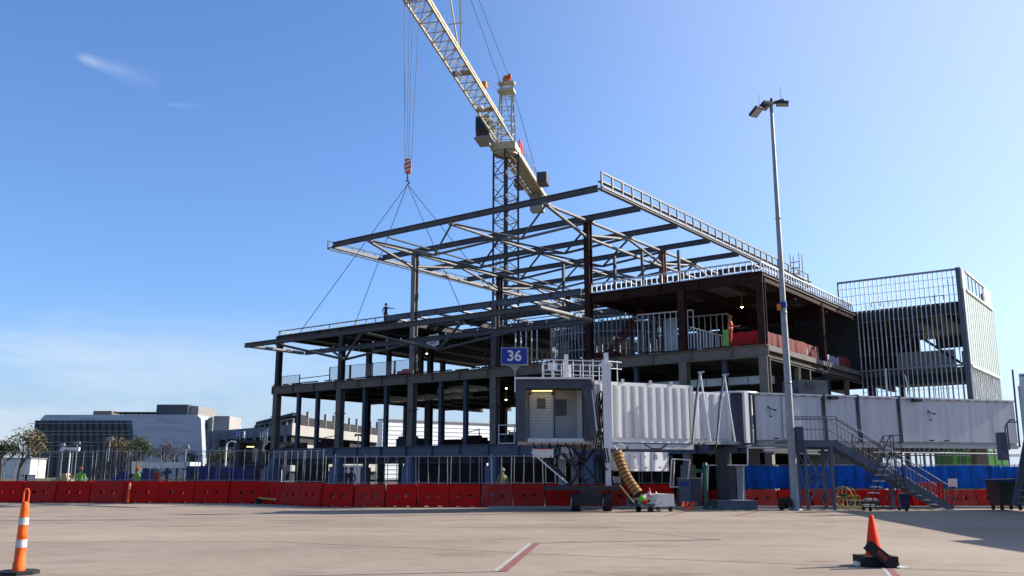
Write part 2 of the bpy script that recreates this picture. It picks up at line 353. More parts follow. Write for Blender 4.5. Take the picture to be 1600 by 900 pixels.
struct('ground', MB().quad((-2500, -600, -0.03), (2500, -600, -0.03), (2500, 3500, -0.03), (-2500, 3500, -0.03)), m_earth)
struct('apron', MB().quad((-140, -60, 0), (140, -60, 0), (140, 62, 0), (-140, 62, 0)), m_apron)
struct('grass_field', MB().quad((-260, 80, 0.0), (-26, 80, 0.0), (-26, 150, 0.3), (-260, 150, 0.3)), m_grass)
struct('far_field', MB().quad((-600, 150, 0.3), (500, 150, 0.3), (500, 900, 0.0), (-600, 900, 0.0)), m_grass)
m_kerb = mat('pale kerb concrete', (0.42, 0.40, 0.37), 0.9, 0, 0.15, 1.5)
struct('kerb', MB().span(-1.0, 30, 40.0, 40.25, 0, 0.1).span(30, 30.25, 40, 44, 0, 0.1), m_kerb)
m_mred = mat('red ground paint', (0.20, 0.045, 0.05), 0.8, 0, 0.3, 6, var2=(0.28, 0.14, 0.12))
m_mwht = mat('worn white ground paint', (0.50, 0.50, 0.48), 0.8, 0, 0.1, 9, var2=(0.33, 0.29, 0.24), detail=8)
m_joint = mat('dark joint sealant', (.13, .11, .09), .9, 0, .4, 2)
def gpoly(pts, z=0.004):
    mb = MB(); vs = [gnd(*p) for p in pts]; vs = [Vector((v.x, v.y, z)) for v in vs]; mb.add(vs, [tuple(range(len(vs)))]); return mb
def gline(mb, a, b, wd, off=0.0, z=0.004):
    a = gnd(*a); b = gnd(*b); d = (b-a).normalized(); n = Vector((-d.y, d.x, 0))
    vs = [a+n*(off-wd/2), b+n*(off-wd/2), b+n*(off+wd/2), a+n*(off+wd/2)]
    mb.add([(v.x, v.y, z) for v in vs], [(0, 1, 2, 3)])
mr, mw = MB(), MB()
gline(mr, (779, 893.5), (834, 849), 0.15, -0.06); gline(mw, (779, 893.5), (834, 849), 0.085, 0.068)
gline(mr, (300, 903), (781, 893), 0.07, -0.02); gline(mw, (300, 903), (775, 893), 0.045, 0.04)
gline(mr, (834, 849), (1125, 843), 0.05, 0, 0.0045); gline(mw, (834, 848.6), (1125, 842.6), 0.04, 0.05)
gline(mr, (1352, 852), (1398, 905), 0.11, 0.065); gline(mw, (1352, 852), (1398, 905), 0.07, -0.03)
gline(mr, (1040, 806), (1075, 799), 0.12); gline(mr, (1150, 806), (1185, 799), 0.12); gline(mw, (1440, 822), (1600, 815), 0.14)
struct('slab_joint', MB().quad((-60, 30.0, .005), (3.5, 30.6, .005), (3.5, 30.68, .005), (-60, 30.1, .005)), m_joint)
jn = MB()
for a, b in (((-120, 848), (420, 846)), ((420, 846), (900, 868)), ((900, 868), (1700, 900)), ((960, 828), (1128, 844)), ((1128, 844), (1040, 846)), ((200, 822), (1300, 826)), ((1180, 800), (1620, 812))):
    gline(jn, a, b, .035, 0, .0025)
struct('pavement_joints', jn, m_joint)
struct('red_line_marking', mr, m_mred); struct('white_line_marking', mw, m_mwht)

# ------------------------------------------------------------------ the steel frame building (x = along the front, right corner at 0; y = into the building)
BO = Vector((12.93, 46.36, 0)); BR = math.atan2(-0.6, 0.8)
bld = thing('unfinished_building', 'three storey grey and rust steel frame of an unfinished terminal building behind the red barriers', 'building', BO, BR)
def V(a, b, z): return Vector((-a, b, z))     # a metres left of the right corner
Z1, Z2, Z3, ZC = 3.2, 7.95, 11.8, 16.7
thick = [38.5, 31.5, 24.5, 17.5, 10.5, 4.5, 0.0]
def hcol(a, b, z0, z1, s=0.4, m=m_fire, cap=None):
    mb = MB(); hs = s/2; t = 0.05
    mb.span(-a-hs, -a+hs, b-hs, b-hs+t, z0, z1); mb.span(-a-hs, -a+hs, b+hs-t, b+hs, z0, z1); mb.span(-a-t/2, -a+t/2, b-hs+t, b+hs-t, z0, z1)
    if cap:
        mb.span(-a-hs-0.08, -a+hs+0.08, b-hs-0.08, b+hs+0.08, cap, cap+0.06)
    return mb.build('column', m, bld)
for b in (0.0, 9.5, 19.0):
    for a in thick:
        if b == 0: hcol(a, b, Z1, Z2-0.6, 0.46, m_fire, 5.6 if a > 3 else 3.3)
        else: hcol(a, b, Z1, Z2-0.3, 0.4, m_blue_steel)
        sz = .24 if a == 0.0 and b > 0 else .38
        up = Z3-0.3
        if a in (24.5, 10.5): up = ZC-0.35
        mm = m_rust if a < 24 else m_dark
        if a == 24.5: mm = m_tube if b == 0 else m_rust
        if a == 10.5 and b == 9.5: mm = m_rustb
        if a in (17.5,) and b == 0: up = 12.0; mm = m_primer
        hcol(a, b, Z2, up, sz, mm)
for a in (36.2, 34.1, 29.2, 27.1, 22.1, 20.0, 15.2, 12.9): hcol(a, 0.2, Z1, Z2-0.5, 0.26, m_blue_steel)
for a in (36.0, 33.6, 26.5, 22.5, 20.6, 15.0): hcol(a, 11.5, Z1, Z2-0.3, 0.28, m_blue_steel)
for a in (7.6, 2.3): hcol(a, 0.3, Z1, Z2-0.5, 0.24, m_blue_steel)
for b in (4.9, 13.6): hcol(0.05, b, Z1, Z2-0.5, 0.26, m_fire)
hcol(31.5, 4.8, Z2, Z3-0.3, 0.3, m_dark); hcol(28.2, 4.8, Z2, Z3-0.3, 0.3, m_dark)
# piers at ground level
for b in (0.0, 9.5, 19.0):
    for a in thick:
        s = 0.85 if b == 0 and a > 8 else 0.6
        mb = MB().span(-a-s/2, -a+s/2, b-s/2, b+s/2, 0, 1.9); mb.span(-a-s*0.32, -a+s*0.32, b-s*0.32, b+s*0.32, 1.9, 2.5)
        mb.build('pier', m_pier if a > 8 else m_conc, bld)
# level one deck, edge beam and beams
def slab(a0, a1, b0, b1, z0, z1, name, m): return MB().span(-a0, -a1, b0, b1, z0, z1).build(name, m, bld)
slab(38.8, -0.2, 0.2, 25, Z1-0.3, Z1, 'floor_slab', m_concd)
slab(38.8, -0.2, 0.2, 25, Z2-0.28, Z2, 'floor_slab', m_concd)
def fbeam(a0, a1, b, zt, h, w_, m, name='edge_beam'):
    mb = MB().ibeam(V(a0, b, zt-h/2), V(a1, b, zt-h/2), w_, h, t=0.04)
    for k in range(int(abs(a0-a1)/2.33)+1):
        aa = a0-k*2.33*(1 if a0 > a1 else -1)
        if min(a0, a1) <= aa <= max(a0, a1): mb.box(V(aa, b-0.01, zt-h/2), (0.03, w_*0.96, h-0.09))
    return mb.build(name, m, bld)
def wbeam(a, b0, b1, zt, h, w_, m, name='floor_beam'):
    return MB().ibeam(V(a, b0, zt-h/2), V(a, b1, zt-h/2), w_, h, t=0.035).build(name, m, bld)
fbeam(38.9, -0.3, 0.0, Z1+0.02, 0.74, 0.34, m_beam_blue)
fbeam(38.4, 9, 1.1, Z1-0.62, 0.5, 0.3, m_blue_steel)
fbeam(39.0, -0.25, 0.0, Z2+0.0, 0.62, 0.34, m_fire)
for b in (9.5, 19.0): fbeam(38.6, 0, b, Z1-0.3, 0.55, 0.3, m_dark, 'floor_beam'); fbeam(38.6, 0, b, Z2-0.28, 0.6, 0.3, m_dark, 'floor_beam')
for k in range(12):
    a = 38.5-k*3.5
    wbeam(a, 0.2, 25, Z1-0.3, 0.45, 0.24, m_dark); wbeam(a, 0.2, 25, Z2-0.28, 0.45, 0.24, m_dark)
wbeam(0.0, 0.2, 16.2, Z2, 0.62, 0.34, m_fire, 'edge_beam'); wbeam(0.0, 0.2, 16.2, Z1, 0.7, 0.34, m_beam_blue, 'edge_beam')
wbeam(38.5, 0.2, 25, Z2, 0.6, 0.32, m_fire, 'edge_beam')
# rough timber and angle along the level two edge
for k in range(34):
    a = 38.6-k*1.15+random.uniform(-.2, .2)
    MB().box(V(a, -0.12+random.uniform(-.04, .04), Z2+0.03+random.uniform(0, .05)), (random.uniform(.6, 1.2), 0.12, 0.07), rx=random.uniform(-.1, .1)).build('edge_board', m_rust, bld)
# roof deck over the right block and the left block
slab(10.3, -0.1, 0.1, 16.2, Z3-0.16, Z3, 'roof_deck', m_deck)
slab(38.7, 26.2, 0.1, 24, Z3-0.16, Z3, 'roof_deck', m_dark)
slab(26.2, 17.6, 7.0, 24, Z3-0.16, Z3, 'roof_deck', m_dark)
fbeam(10.45, -0.15, 0.0, Z3, 0.55, 0.3, m_rust); fbeam(38.8, 26.0, 0.0, Z3, 0.42, 0.3, m_dark)
wbeam(0.0, 0.1, 16.2, Z3, 0.5, 0.3, m_rust, 'edge_beam'); wbeam(10.3, 0.1, 16.2, Z3, 0.5, 0.3, m_rust, 'edge_beam')
wbeam(38.6, 0.1, 24, Z3, 0.3, 0.3, m_dark, 'edge_beam')
for k in range(1, 5): wbeam(10.3-k*2.1, 0.1, 16, Z3-0.16, 0.34, 0.2, m_rust, 'roof_beam')
for b in (5.2, 10.5): fbeam(10.2, 0, b, Z3-0.2, 0.5, 0.25, m_rust, 'roof_beam')
for k in range(1, 6): wbeam(38.6-k*3.5, 0.1, 24, Z3-0.16, 0.4, 0.2, m_dark, 'roof_beam')
# sky bounce painted in as lighter panels below the right roof deck
for a, b, s in ((3.0, 3.0, 3.4), (6.2, 4.0, 2.6), (4.0, 8, 3.0), (1.9, 10.5, 2.4), (7.5, 8.5, 2.2)):
    MB().box(V(a, b, Z3-0.20), (s*0.55, s, 0.05)).build('lit_deck_patch', m_decklit, bld)
# open steel bay between the blocks: slate beams and purlins
fbeam(27.2, 11.0, 0.0, 12.22, 0.38, 0.26, m_beam_blue, 'roof_beam')
for b in (3.4, 6.9, 11.5): fbeam(26.2, 10.6, b, 12.0, 0.36, 0.24, m_beam_blue if b > 4 else m_primer, 'roof_beam')
for k in range(9):
    a = 26.3-k*1.9
    MB().bar(V(a, 0.15, 11.93), V(a, 3.3, 11.86), 0.34, 0.09).build('purlin', m_galvd, bld)
for k in range(5):
    a = 25.5-k*3.1
    MB().bar(V(a, 3.6, 11.83), V(a, 6.8, 11.8), 0.24, 0.12).build('purlin', m_primer, bld)
for b, z, a0, a1 in ((1.9, 11.55, 26, 11), (5.2, 11.4, 26, 11), (8.8, 11.7, 26, 11), (14.2, 12.0, 26, 11), (17.5, 12.0, 26, 11)):
    MB().bar(V(a0, b, z), V(a1, b, z), .12, .2).build('light_joist', m_primer, bld)
for i in range(12):
    a = 25.4-i*1.25; b0_ = 0.2+1.9*(i % 3)
    MB().tube(V(a, b0_, 11.6), V(a-1.6, b0_+2.4, 12.1), .035, 5).build('knee_brace', m_tube if i % 2 else m_primer, bld)
for i in range(9): MB().bar(V(25.2-i*1.6, 8.7, Z2), V(25.2-i*1.6, 8.7, 11.6), .09, .09).build('light_post', m_galvd if i % 2 else m_primer, bld)
for i in range(10): MB().bar(V(26-i*1.5, 9.6, 12.05), V(26-i*1.5, 14.2, 12.05), .2, .08).build('purlin', m_tube, bld)
# parapets of studs
def stud_run(p0, p1, z0, z1, step, s, m, parent, name='parapet', top=0.07, mtop=None):
    p0, p1 = Vector(p0), Vector(p1); n = max(1, int((p1-p0).length/step)); mb = MB()
    d = (p1-p0).normalized(); 
    for i in range(n+1):
        p = p0.lerp(p1, i/n); mb.bar((p.x, p.y, z0), (p.x, p.y, z1), s, s*0.8, up=d)
    mb.bar((p0.x, p0.y, z1+top/2-.01), (p1.x, p1.y, z1+top/2-.01), s*1.7, top); mb.bar((p0.x, p0.y, z0+0.03), (p1.x, p1.y, z0+0.03), s*1.5, 0.05)
    return mb.build(name, mtop or m, parent)
stud_run(V(10.3, 0.02, 0), V(0.4, 0.02, 0), Z3+0.02, 12.38, 0.33, 0.06, m_galv, bld)
stud_run(V(0.05, 0.3, 0), V(0.05, 16.1, 0), Z3+0.02, 12.36, 0.4, 0.06, m_galv, bld)
stud_run(V(0.5, 0.6, 0), V(0.5, 16.1, 0), Z3+0.02, 12.30, 0.5, 0.05, m_galvd, bld)
stud_run(V(10.2, 5.0, 0), V(0.8, 5.0, 0), Z3+0.02, 12.35, 0.6, 0.05, m_galvd, bld)
stud_run(V(38.7, 0.02, 0), V(26.3, 0.02, 0), Z3+0.02, 12.16, 0.95, 0.06, m_galvd, bld)
stud_run(V(38.6, 0.1, 0), V(38.6, 8, 0), Z3+0.02, 12.16, 0.95, 0.06, m_galvd, bld)
# tall steel posts standing on the right roof
for x, y0 in ((880, 413), (960, 400), (1003, 393), (1060, 391)):
    r = ray(x, y0); n = Vector((0.6, 0.8, 0)); c = Vector((0, 0, EYE)); t = ((BO+n*6.0)-c).dot(n)/r.dot(n); P = rootM(bld).inverted() @ (c+r*t)
    MB().bar((P.x, P.y, Z3), (P.x, P.y, P.z), 0.16, 0.16).build('roof_post', m_primer, bld)
# curved stud wall and the dark drum behind it on level two
cx, cy, R0 = -12.0, 5.1, 3.9
mb = MB(); rail = MB()
na = 44
for i in range(na+1):
    th = math.radians(185+i*170/na); p = (cx+R0*math.cos(th), cy+R0*math.sin(th))
    mb.bar((*p, Z2), (*p, 10.75), 0.055, 0.055)
for zz, rr in ((Z2+0.03, R0), (8.75, R0+0.04), (9.8, R0+0.04), (10.75, R0)):
    pts = [(cx+rr*math.cos(math.radians(185+i*170/30)), cy+rr*math.sin(math.radians(185+i*170/30)), zz) for i in range(31)]
    for p, q in zip(pts[:-1], pts[1:]): rail.bar(p, q, 0.05, 0.05)
o = mb.build('curved_stud_wall', m_galvd, bld); rail.build('track', m_galvd, o)
mb = MB()
ring = [(cx+3.3*math.cos(math.radians(180+i*180/24)), cy+3.3*math.sin(math.radians(180+i*180/24))) for i in range(25)]
for z0, z1 in ((9.55, 10.5),):
    for p, q in zip(ring[:-1], ring[1:]): mb.quad((*p, z0), (*q, z0), (*q, z1), (*p, z1))
mb.build('curved_panel', m_glassd, bld)
for i in range(9):
    th = math.radians(200+i*17.5); p = (cx+3.2*math.cos(th), cy+3.2*math.sin(th))
    MB().bar((*p, Z2), (*p, 9.55), 0.5, 0.04, up=(-math.sin(th), math.cos(th), 0)).build('lining_panel', [m_dark, m_dark, m_galvd, m_green, m_dark, m_white, m_dark, m_green, m_dark][i], bld)
stud_run(V(8.4, 2.0, 0), V(5.0, 2.4, 0), Z2, 10.6, 0.34, 0.06, m_galv, bld, 'stud_wall')
stud_run(V(7.9, 6.0, 0), V(4.6, 6.4, 0), Z2, 10.9, 0.34, 0.06, m_galv, bld, 'stud_wall')
stud_run(V(4.3, 0.5, 0), V(4.2, 15, 0), Z2, 9.3, 0.4, 0.05, m_galv, bld, 'stud_wall')
stud_run(V(16.4, 0.7, 0), V(14.6, 0.5, 0), Z2, 10.4, 0.45, 0.07, m_galv, bld, 'stud_wall')
stud_run(V(24, 13, 0), V(9, 13, 0), Z2, 10.9, 0.5, 0.08, m_galvd, bld, 'stud_wall')
MB().span(-8.0, -7.1, 4.5, 4.6, Z2, 10.7).build('lining_panel', m_duct, bld)
MB().span(-9.3, -8.9, 3.6, 3.7, Z2, 10.7).build('lining_panel', m_duct, bld)
MB().span(-4.05, -3.5, 4.2, 4.25, Z2, 9.6).build('lining_panel', m_lime, bld)
# back walls that close the depth of level two and level one, shade-black ones at ground level
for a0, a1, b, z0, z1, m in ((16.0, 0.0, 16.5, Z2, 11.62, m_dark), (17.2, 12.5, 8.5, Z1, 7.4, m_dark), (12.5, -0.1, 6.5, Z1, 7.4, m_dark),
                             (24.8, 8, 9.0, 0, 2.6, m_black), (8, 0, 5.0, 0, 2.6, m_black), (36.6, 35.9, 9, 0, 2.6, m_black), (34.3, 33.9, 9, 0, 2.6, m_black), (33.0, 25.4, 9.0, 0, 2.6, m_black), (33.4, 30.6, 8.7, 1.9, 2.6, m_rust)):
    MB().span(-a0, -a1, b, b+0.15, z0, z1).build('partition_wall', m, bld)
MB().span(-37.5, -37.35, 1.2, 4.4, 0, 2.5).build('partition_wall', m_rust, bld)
MB().span(-24.5, -24.3, 20, 25, Z1, 7.4).span(-19, -17.4, 19, 19.2, Z1, 7.4).build('partition_wall', m_dark, bld)
# low walls and stacked stuff along the back edge of level one
mb = MB().span(-38.4, -18, 24.6, 24.9, Z1, Z1+0.9); mb.span(-30, -26, 14, 14.3, Z1, Z1+0.85); mb.build('low_wall', m_dark, bld)
# air ducts hung below level two
for a0, a1, b, z, m in ((34.0, 26.0, 7.5, 7.0, m_duct), (25.4, 21.0, 3.5, 7.0, m_duct), (13.5, 1.0, 3.2, 6.3, m_duct), (20, 13, 5.5, 6.7, m_galvd)):
    o = MB().span(-a0, -a1, b, b+0.7, z, z+0.42).build('air_duct', m, bld); mb = MB()
    k = a0
    while k > a1: mb.span(-k-0.02, -k+0.02, b-0.03, b+0.73, z-0.03, z+0.45); k -= 1.25
    mb.build('duct_joint', m_galvd, o)
for i in range(14):
    a = 36-i*1.7; b = 6+random.uniform(0, 10)
    MB().bar(V(a, b, 7.15-random.uniform(0, .35)), V(a-random.uniform(1, 2.4), b+random.uniform(-.5, .5), 7.1-random.uniform(0, .3)), 0.06, 0.05).build('hanger', m_galvd, bld)
# work lamps that are lit
for a, b, z in ((18.5, 2.5, 6.9), (18.9, 3.0, 6.2), (2.3, 3.0, 10.6), (26.0, 3.0, 9.8), (1.0, 8, 2.0)):
    o = MB().lathe([(.001, -.06), (.05, -.04), (.06, 0), (.04, .05), (.001, .07)], V(a, b, z), 10).build('work_lamp', m_bulb, bld)
    MB().tube(V(a, b, z+.1), V(a, b, z+0.9), 0.012, 4).lathe([(.03, .16), (.04, .06), (.11, .0), (.10, .0), (.03, .06)], V(a, b, z), 10).build('cage', m_yellow, o)

# ---- canopies (parts of the building)
can = MB()
AR, AL, B0, BN = 7.0, 28.1, -4.3, 8
SPC = 4.72
rb = [B0+SPC*i for i in range(BN)]
canopy = MB().bar(V(AR, B0, ZC+0.28), V(AR, rb[-1]+0.4, ZC+0.28), 0.24, 0.07).bar(V(AR, B0, ZC-0.13), V(AR, rb[-1]+.4, ZC-0.13), 0.26, 0.10).build('canopy_edge_beam', m_tube, bld)
mb = MB()
n = int((rb[-1]-B0)/1.12)
for i in range(n+1):
    b = B0+i*1.12; mb.box(V(AR-0.12, b, ZC+0.33), (0.09, 0.09, 0.86))
mb.bar(V(AR-0.12, B0-.05, ZC+0.76), V(AR-0.12, B0+n*1.12+.05, ZC+0.76), 0.10, 0.08)
mb.bar(V(AR-0.14, B0, ZC-0.05), V(AR-0.14, B0+n*1.12, ZC-0.05), 0.10, 0.09); mb.build('edge_ladder', m_tube, canopy)
left = MB().bar(V(AL, B0, ZC-0.22), V(AL, rb[-1], ZC-0.22), 0.24, 0.2).build('canopy_edge_beam', m_tube, bld)
mb = MB()
for i in range(n+1): mb.box(V(AL+0.5, B0+i*1.12, ZC-0.02), (0.06, 0.06, 0.56))
mb.bar(V(AL+0.5, B0-.05, ZC+0.26), V(AL+0.5, B0+n*1.12, ZC+0.26), 0.06, 0.05); mb.bar(V(AL+0.5, B0, ZC-0.3), V(AL+0.5, B0+n*1.12, ZC-0.3), 0.09, 0.07)
mb.bar(V(AL, B0, ZC-.25), V(AL+0.5, B0, ZC-.25), .07, .07); mb.build('edge_ladder', m_primer, left)
for i, b in enumerate(rb):
    MB().ibeam(V(AL+0.0, b, ZC-0.10), V(AR+0.13, b, ZC-0.10), 0.22, 0.34).build('rafter', m_primer, bld)
for a in (24.5, 17.5, 10.5):
    MB().tube(V(a, B0, ZC-0.42), V(a, rb[-1], ZC-0.42), 0.095, 8).build('canopy_chord', m_tube, bld)
MB().tube(V(22.9, B0, ZC-0.38), V(22.9, rb[-1], ZC-0.38), 0.06, 6).build('canopy_chord', m_primer, bld)
for i in range(BN-1):
    for an in (21.0, 14.0):
        nd = V(an, rb[i]+SPC/2, ZC-1.35)
        mb = MB()
        for da in (3.5, -3.5):
            for k in (0, 1): mb.tube(nd, V(an+da, rb[i+k], ZC-0.35), 0.07 if k == 0 else 0.085, 6)
        mb.build('canopy_truss', m_primer if i % 3 else m_tube, bld)
for a in (24.5, 10.5):
    mb = MB(); 
    mb.tube(V(a, B0, ZC-.45), V(a, 0, ZC-1.45), .1, 8); mb.tube(V(a, 0, ZC-1.45), V(a, 9.5, ZC-1.5), .1, 8); mb.tube(V(a, 0, ZC-1.3), V(a, rb[2]-.3, ZC-.55), .09, 8)
    mb.tube(V(a, rb[2]-.3, ZC-.5), V(a, 9.5, ZC-1.35), .09, 8); mb.tube(V(a, 9.5, ZC-1.45), V(a, 19, ZC-1.45), .1, 8); mb.tube(V(a, 9.5, ZC-1.3), V(a, rb[4]-.3, ZC-.55), .09, 8)
    mb.tube(V(a, rb[4]-.3, ZC-.5), V(a, 19, ZC-1.35), .09, 8)
    mb.build('column_line_truss', m_tube, bld)
for a in (24.5, 17.5, 10.5):
    for i, b in enumerate(rb[:6]):
        MB().box(V(a, b, ZC-.38), (.34, .30, .16)).build('gusset', m_tube, canopy)
# thin safety lines strung through the canopy
for z, b in ((15.4, 9.4), (15.1, 9.4), (14.6, 14.2), (14.2, 14.2)):
    MB().tube(V(24.5, b, z-.15), V(10.5, b, z+.1), 0.018, 4).build('safety_line', m_cable, bld)
# access platform and ladder under the canopy
pl = MB().span(-5.6, -2.6, 13.2, 15.2, 14.2, 14.26); pl.build('work_platform', m_galvd, bld)
mb = MB()
for sx in (-3.4, -2.8):
    for sy in (14.4, 15.0): mb.bar((sx, sy, Z3), (sx, sy, 16.0), 0.06, 0.06)
for k in range(9): mb.bar((-3.4, 14.4, Z3+.4*k+.4), (-2.8, 14.4, Z3+.4*k+.4), .05, .05)
mb.build('scaffold_tower', m_galvd, bld)

# ------------------------------------------------------------------ canopy frame held by the crane
lf = thing('hoisted_canopy_frame', 'grey steel canopy frame with tubular trusses slung from the crane in front of the building', 'steel frame', tuple(rootM(bld) @ V(22, -3.6, 8.6)), BR)
def W(p): return rootM(bld) @ p
zc, bf, bb = 9.9, -6.9, -1.9
al, ar = 33.5, 9.2
MB().ibeam(W(V(al, bf, zc)), W(V(ar, bf, zc)), 0.24, 0.30).build('front_beam', m_primer, lf, True)
MB().ibeam(W(V(al-.2, bb, zc)), W(V(ar, bb, zc-0.05)), 0.24, 0.30).build('back_beam', m_primer, lf, True)
MB().tube(W(V(al, bf, zc)), W(V(al, bb, zc)), 0.12, 8).build('end_tube', m_tube, lf, True)
MB().tube(W(V(ar, bf, zc)), W(V(ar, bb, zc)), 0.12, 8).build('end_tube', m_tube, lf, True)
for an in (26.4, 18.3):
    nd = V(an, (bf+bb)/2, 8.68); mb = MB()
    for da in (4.0, -4.0):
        for b in (bf, bb): mb.tube(W(nd), W(V(an+da, b, zc-0.12)), 0.085, 7)
    mb.build('truss', m_primer, lf, True)
mb = MB()
for k in range(16): mb.bar(W(V(al-1.6-k*1.3, bb+.25, zc-.2)), W(V(al-1.6-k*1.3, bb+.25, zc+.3)), .07, .07)
mb.build('fixing_stub', m_galv, lf, True)

# ------------------------------------------------------------------ stud framed tower beside the building
tw = thing('stud_framed_tower', 'tower of bare silver studs with pale green sheathing on its right side', 'building', BO, BR)
ZT = 14.0
mb = MB(); k = 0
x0, x1 = -0.95, 6.4
nst = 26
for i in range(nst+1):
    x = x0+(x1-x0)*i/nst
    lo = 12.2 if x < 0.1 else 0.3
    mb.span(x-.022, x+.022, 16.3, 16.42, lo, ZT)
mb.build('front_stud_wall', m_galv, tw)
mb = MB()
for z in (12.4, 13.0, 13.5): mb.span(x0, x1, 16.26, 16.3, z-.01, z+.01)
for z in (11.2, 10.1, 9.0, 6.6, 5.2): mb.span(0.05, x1, 16.41, 16.43, z-.01, z+.01)
for z in (ZT, 7.98): mb.span(x0 if z > 9 else 0.05, x1, 16.24, 16.44, z-.05, z+.05)
mb.span(x0-.05, x0+.05, 16.25, 16.42, 12.2, ZT+.05)
mb.build('bridging_rail', m_galvd, tw)
MB().span(6.34, 6.62, 16.2, 16.5, 0, ZT+.08).build('corner_post', m_beam_blue, tw)
MB().span(-9, 6.3, 16.6, 26.4, Z3+.0, Z3+.2).span(0.1, 4.6, 26.4, 32, Z3+.0, Z3+.2).build('roof_slab', m_dark, tw)
MB().span(0.1, 6.3, 16.6, 26, 7.6, 7.9).build('floor_slab', m_concd, tw)
MB().span(0.1, 6.3, 16.6, 26, 2.9, 3.2).build('floor_slab', m_concd, tw)
for z, h in ((Z3+.0, .55), (7.6, .6)): MB().span(0.1, 6.3, 16.62, 16.9, z-h, z).build('edge_beam', m_dark, tw)
mb = MB()
for xx in (1.5, 3.2, 5.0): mb.span(xx-.1, xx+.1, 16.95, 26.3, Z3-.4, Z3-.01)
mb.build('roof_beam', m_dark, tw)
MB().bar((0.9, 17.5, 8.0), (3.4, 17.5, 10.3), .16, .16).bar((6.2, 17.5, 8.0), (3.4, 17.5, 10.3), .16, .16).bar((3.0, 17.5, 10.3), (3.9, 17.5, 10.3), .3, .4).build('chevron_brace', m_dark, tw)
MB().span(-9, 1.6, 26.5, 26.6, Z2, Z3+.2).build('rear_wall', m_dark, tw)
MB().span(1.6, 4.6, 31.8, 31.95, 11.0, Z3-.01).build('rear_wall', m_dark, tw)
MB().span(1.2, 4.9, 21.5, 21.6, 7.95, 9.6).build('inner_wall', m_white, tw)
MB().span(4.9, 6.0, 23.5, 23.6, 7.95, 9.7).build('inner_wall', m_white, tw)
MB().bar((5.6, 18, 0), (6.2, 18, 6.5), .22, .22).build('raking_column', m_conc, tw)
mb = MB()
for k in range(9): mb.span(1.0+k*.55, 1.05+k*.55, 16.7, 16.76, Z3+.4, Z3+.72)
mb.span(1.0, 5.45, 16.7, 16.74, Z3+.68, Z3+.72); mb.build('roof_rail', m_galvd, tw)
# right side wall: studs, sheathing with an open strip near the top
SX = 6.62; y0, y1 = 16.35, 26.2
mb = MB().span(SX, SX+.05, y0, y1, 7.95, 12.75)
mb.span(SX, SX+.05, y0, y0+1.0, 12.75, ZT); mb.span(SX, SX+.05, y1-2.6, y1, 12.75, ZT+.05)
mb.build('sheathing', m_sheath, tw)
mb = MB()
for i in range(15):
    y = y0+(y1-y0)*i/14; mb.span(SX+.051, SX+.075, y-.03, y+.03, 3.0, 12.75)
mb.build('sheathing_strip', m_galv, tw)
mb = MB()
for i in range(6): y = y0+1.05+i*1.2; mb.span(SX-.04, SX+.04, y-.05, y+.05, 12.75, ZT)
mb.span(SX-.02, SX+.12, y0+1, y1-2.6, ZT-.06, ZT+.04); mb.span(SX-.02, SX+.16, y0+.8, y1-.2, 12.66, 12.78)
mb.build('opening_frame', m_white, tw)
MB().span(SX-.02, SX+.16, y0, y1, 7.85, 7.99).build('ledge_trim', m_white, tw)
mb = MB()
for i in range(25):
    y = y0+(y1-y0)*i/24; mb.span(SX-.05, SX+.03, y-.02, y+.02, 0.1, 7.85)
for k in range(8):
    ya = y0+.3+k*1.2; mb.bar((SX+.04, ya, 7.7), (SX+.04, ya+1.1, 5.0), .03, .05)
mb.build('side_stud_wall', m_galv, tw)
MB().span(SX-.3, SX-.25, y0+.3, y1, 0.1, 7.8).build('inner_sheathing', m_sheath, tw)
MB().span(6.0, 6.3, 25.6, 26, 0, ZT-.1).span(.1, .4, 25.6, 26, 0, Z3).build('rear_column', m_dark, tw)
mb = MB()
for i in range(16): mb.span(0.2+i*.38, .25+i*.38, 25.9, 25.96, 3.2, 7.6)
mb.build('rear_stud_wall', m_galvd, tw)

# ------------------------------------------------------------------ loose things on the upper floors
def bthing(mb, name, m, label, cat, a, b, z, group=None):
    return mb.thing(name, m, label, cat, W(V(a, b, z)), group, rz=BR, world=True)
def wmb(fn):          # builds in building space, moves to world
    mb = MB(); fn(mb); M = rootM(bld); mb.v = [M @ v for v in mb.v]; return mb
def wavy(mb, p0, p1, z0, z1, n=24, amp=0.06, th=0.02, sag=0.05):
    p0, p1 = Vector(p0), Vector(p1); d = (p1-p0).normalized(); nn = Vector((-d.y, d.x, 0)); top = []; bot = []
    ph = 0.0
    for i in range(n+1):
        ph += random.uniform(.7, 2.6); p = p0.lerp(p1, i/n); o = nn*(amp*math.sin(ph)*random.uniform(.3, 1.2)+amp*.3*math.sin(i*4.3))
        top.append(Vector((p.x, p.y, z1-sag*abs(math.sin(i*PI*3/n))))+o*.6); bot.append(Vector((p.x, p.y, z0))+o)
    vs = []
    for q in (top, bot):
        for p in q: vs.append(p)
    N_ = n+1; vs += [v+nn*th for v in vs]
    fs = []
    for i in range(n):
        fs += [(i, i+1, N_+i+1, N_+i), (2*N_+i+1, 2*N_+i, 3*N_+i, 3*N_+i+1), (i+1, i, 2*N_+i, 2*N_+i+1)]
    mb.add(vs, fs)
bthing(wmb(lambda m: wavy(m, V(2.5, 1.4, 0), V(.3, 1.3, 0), Z2, 8.95)), 'safety_sheet', m_netr, 'bright red safety sheet behind the worker at the front corner of the second floor', 'safety sheet', 1.4, 1.3, Z2)
bthing(wmb(lambda m: wavy(m, V(.22, .6, 0), V(.22, 9.3, 0), Z2, 8.85, 40)), 'debris_net', m_net, 'long red brown debris netting along the right side of the second floor', 'netting', .2, 5, Z2)
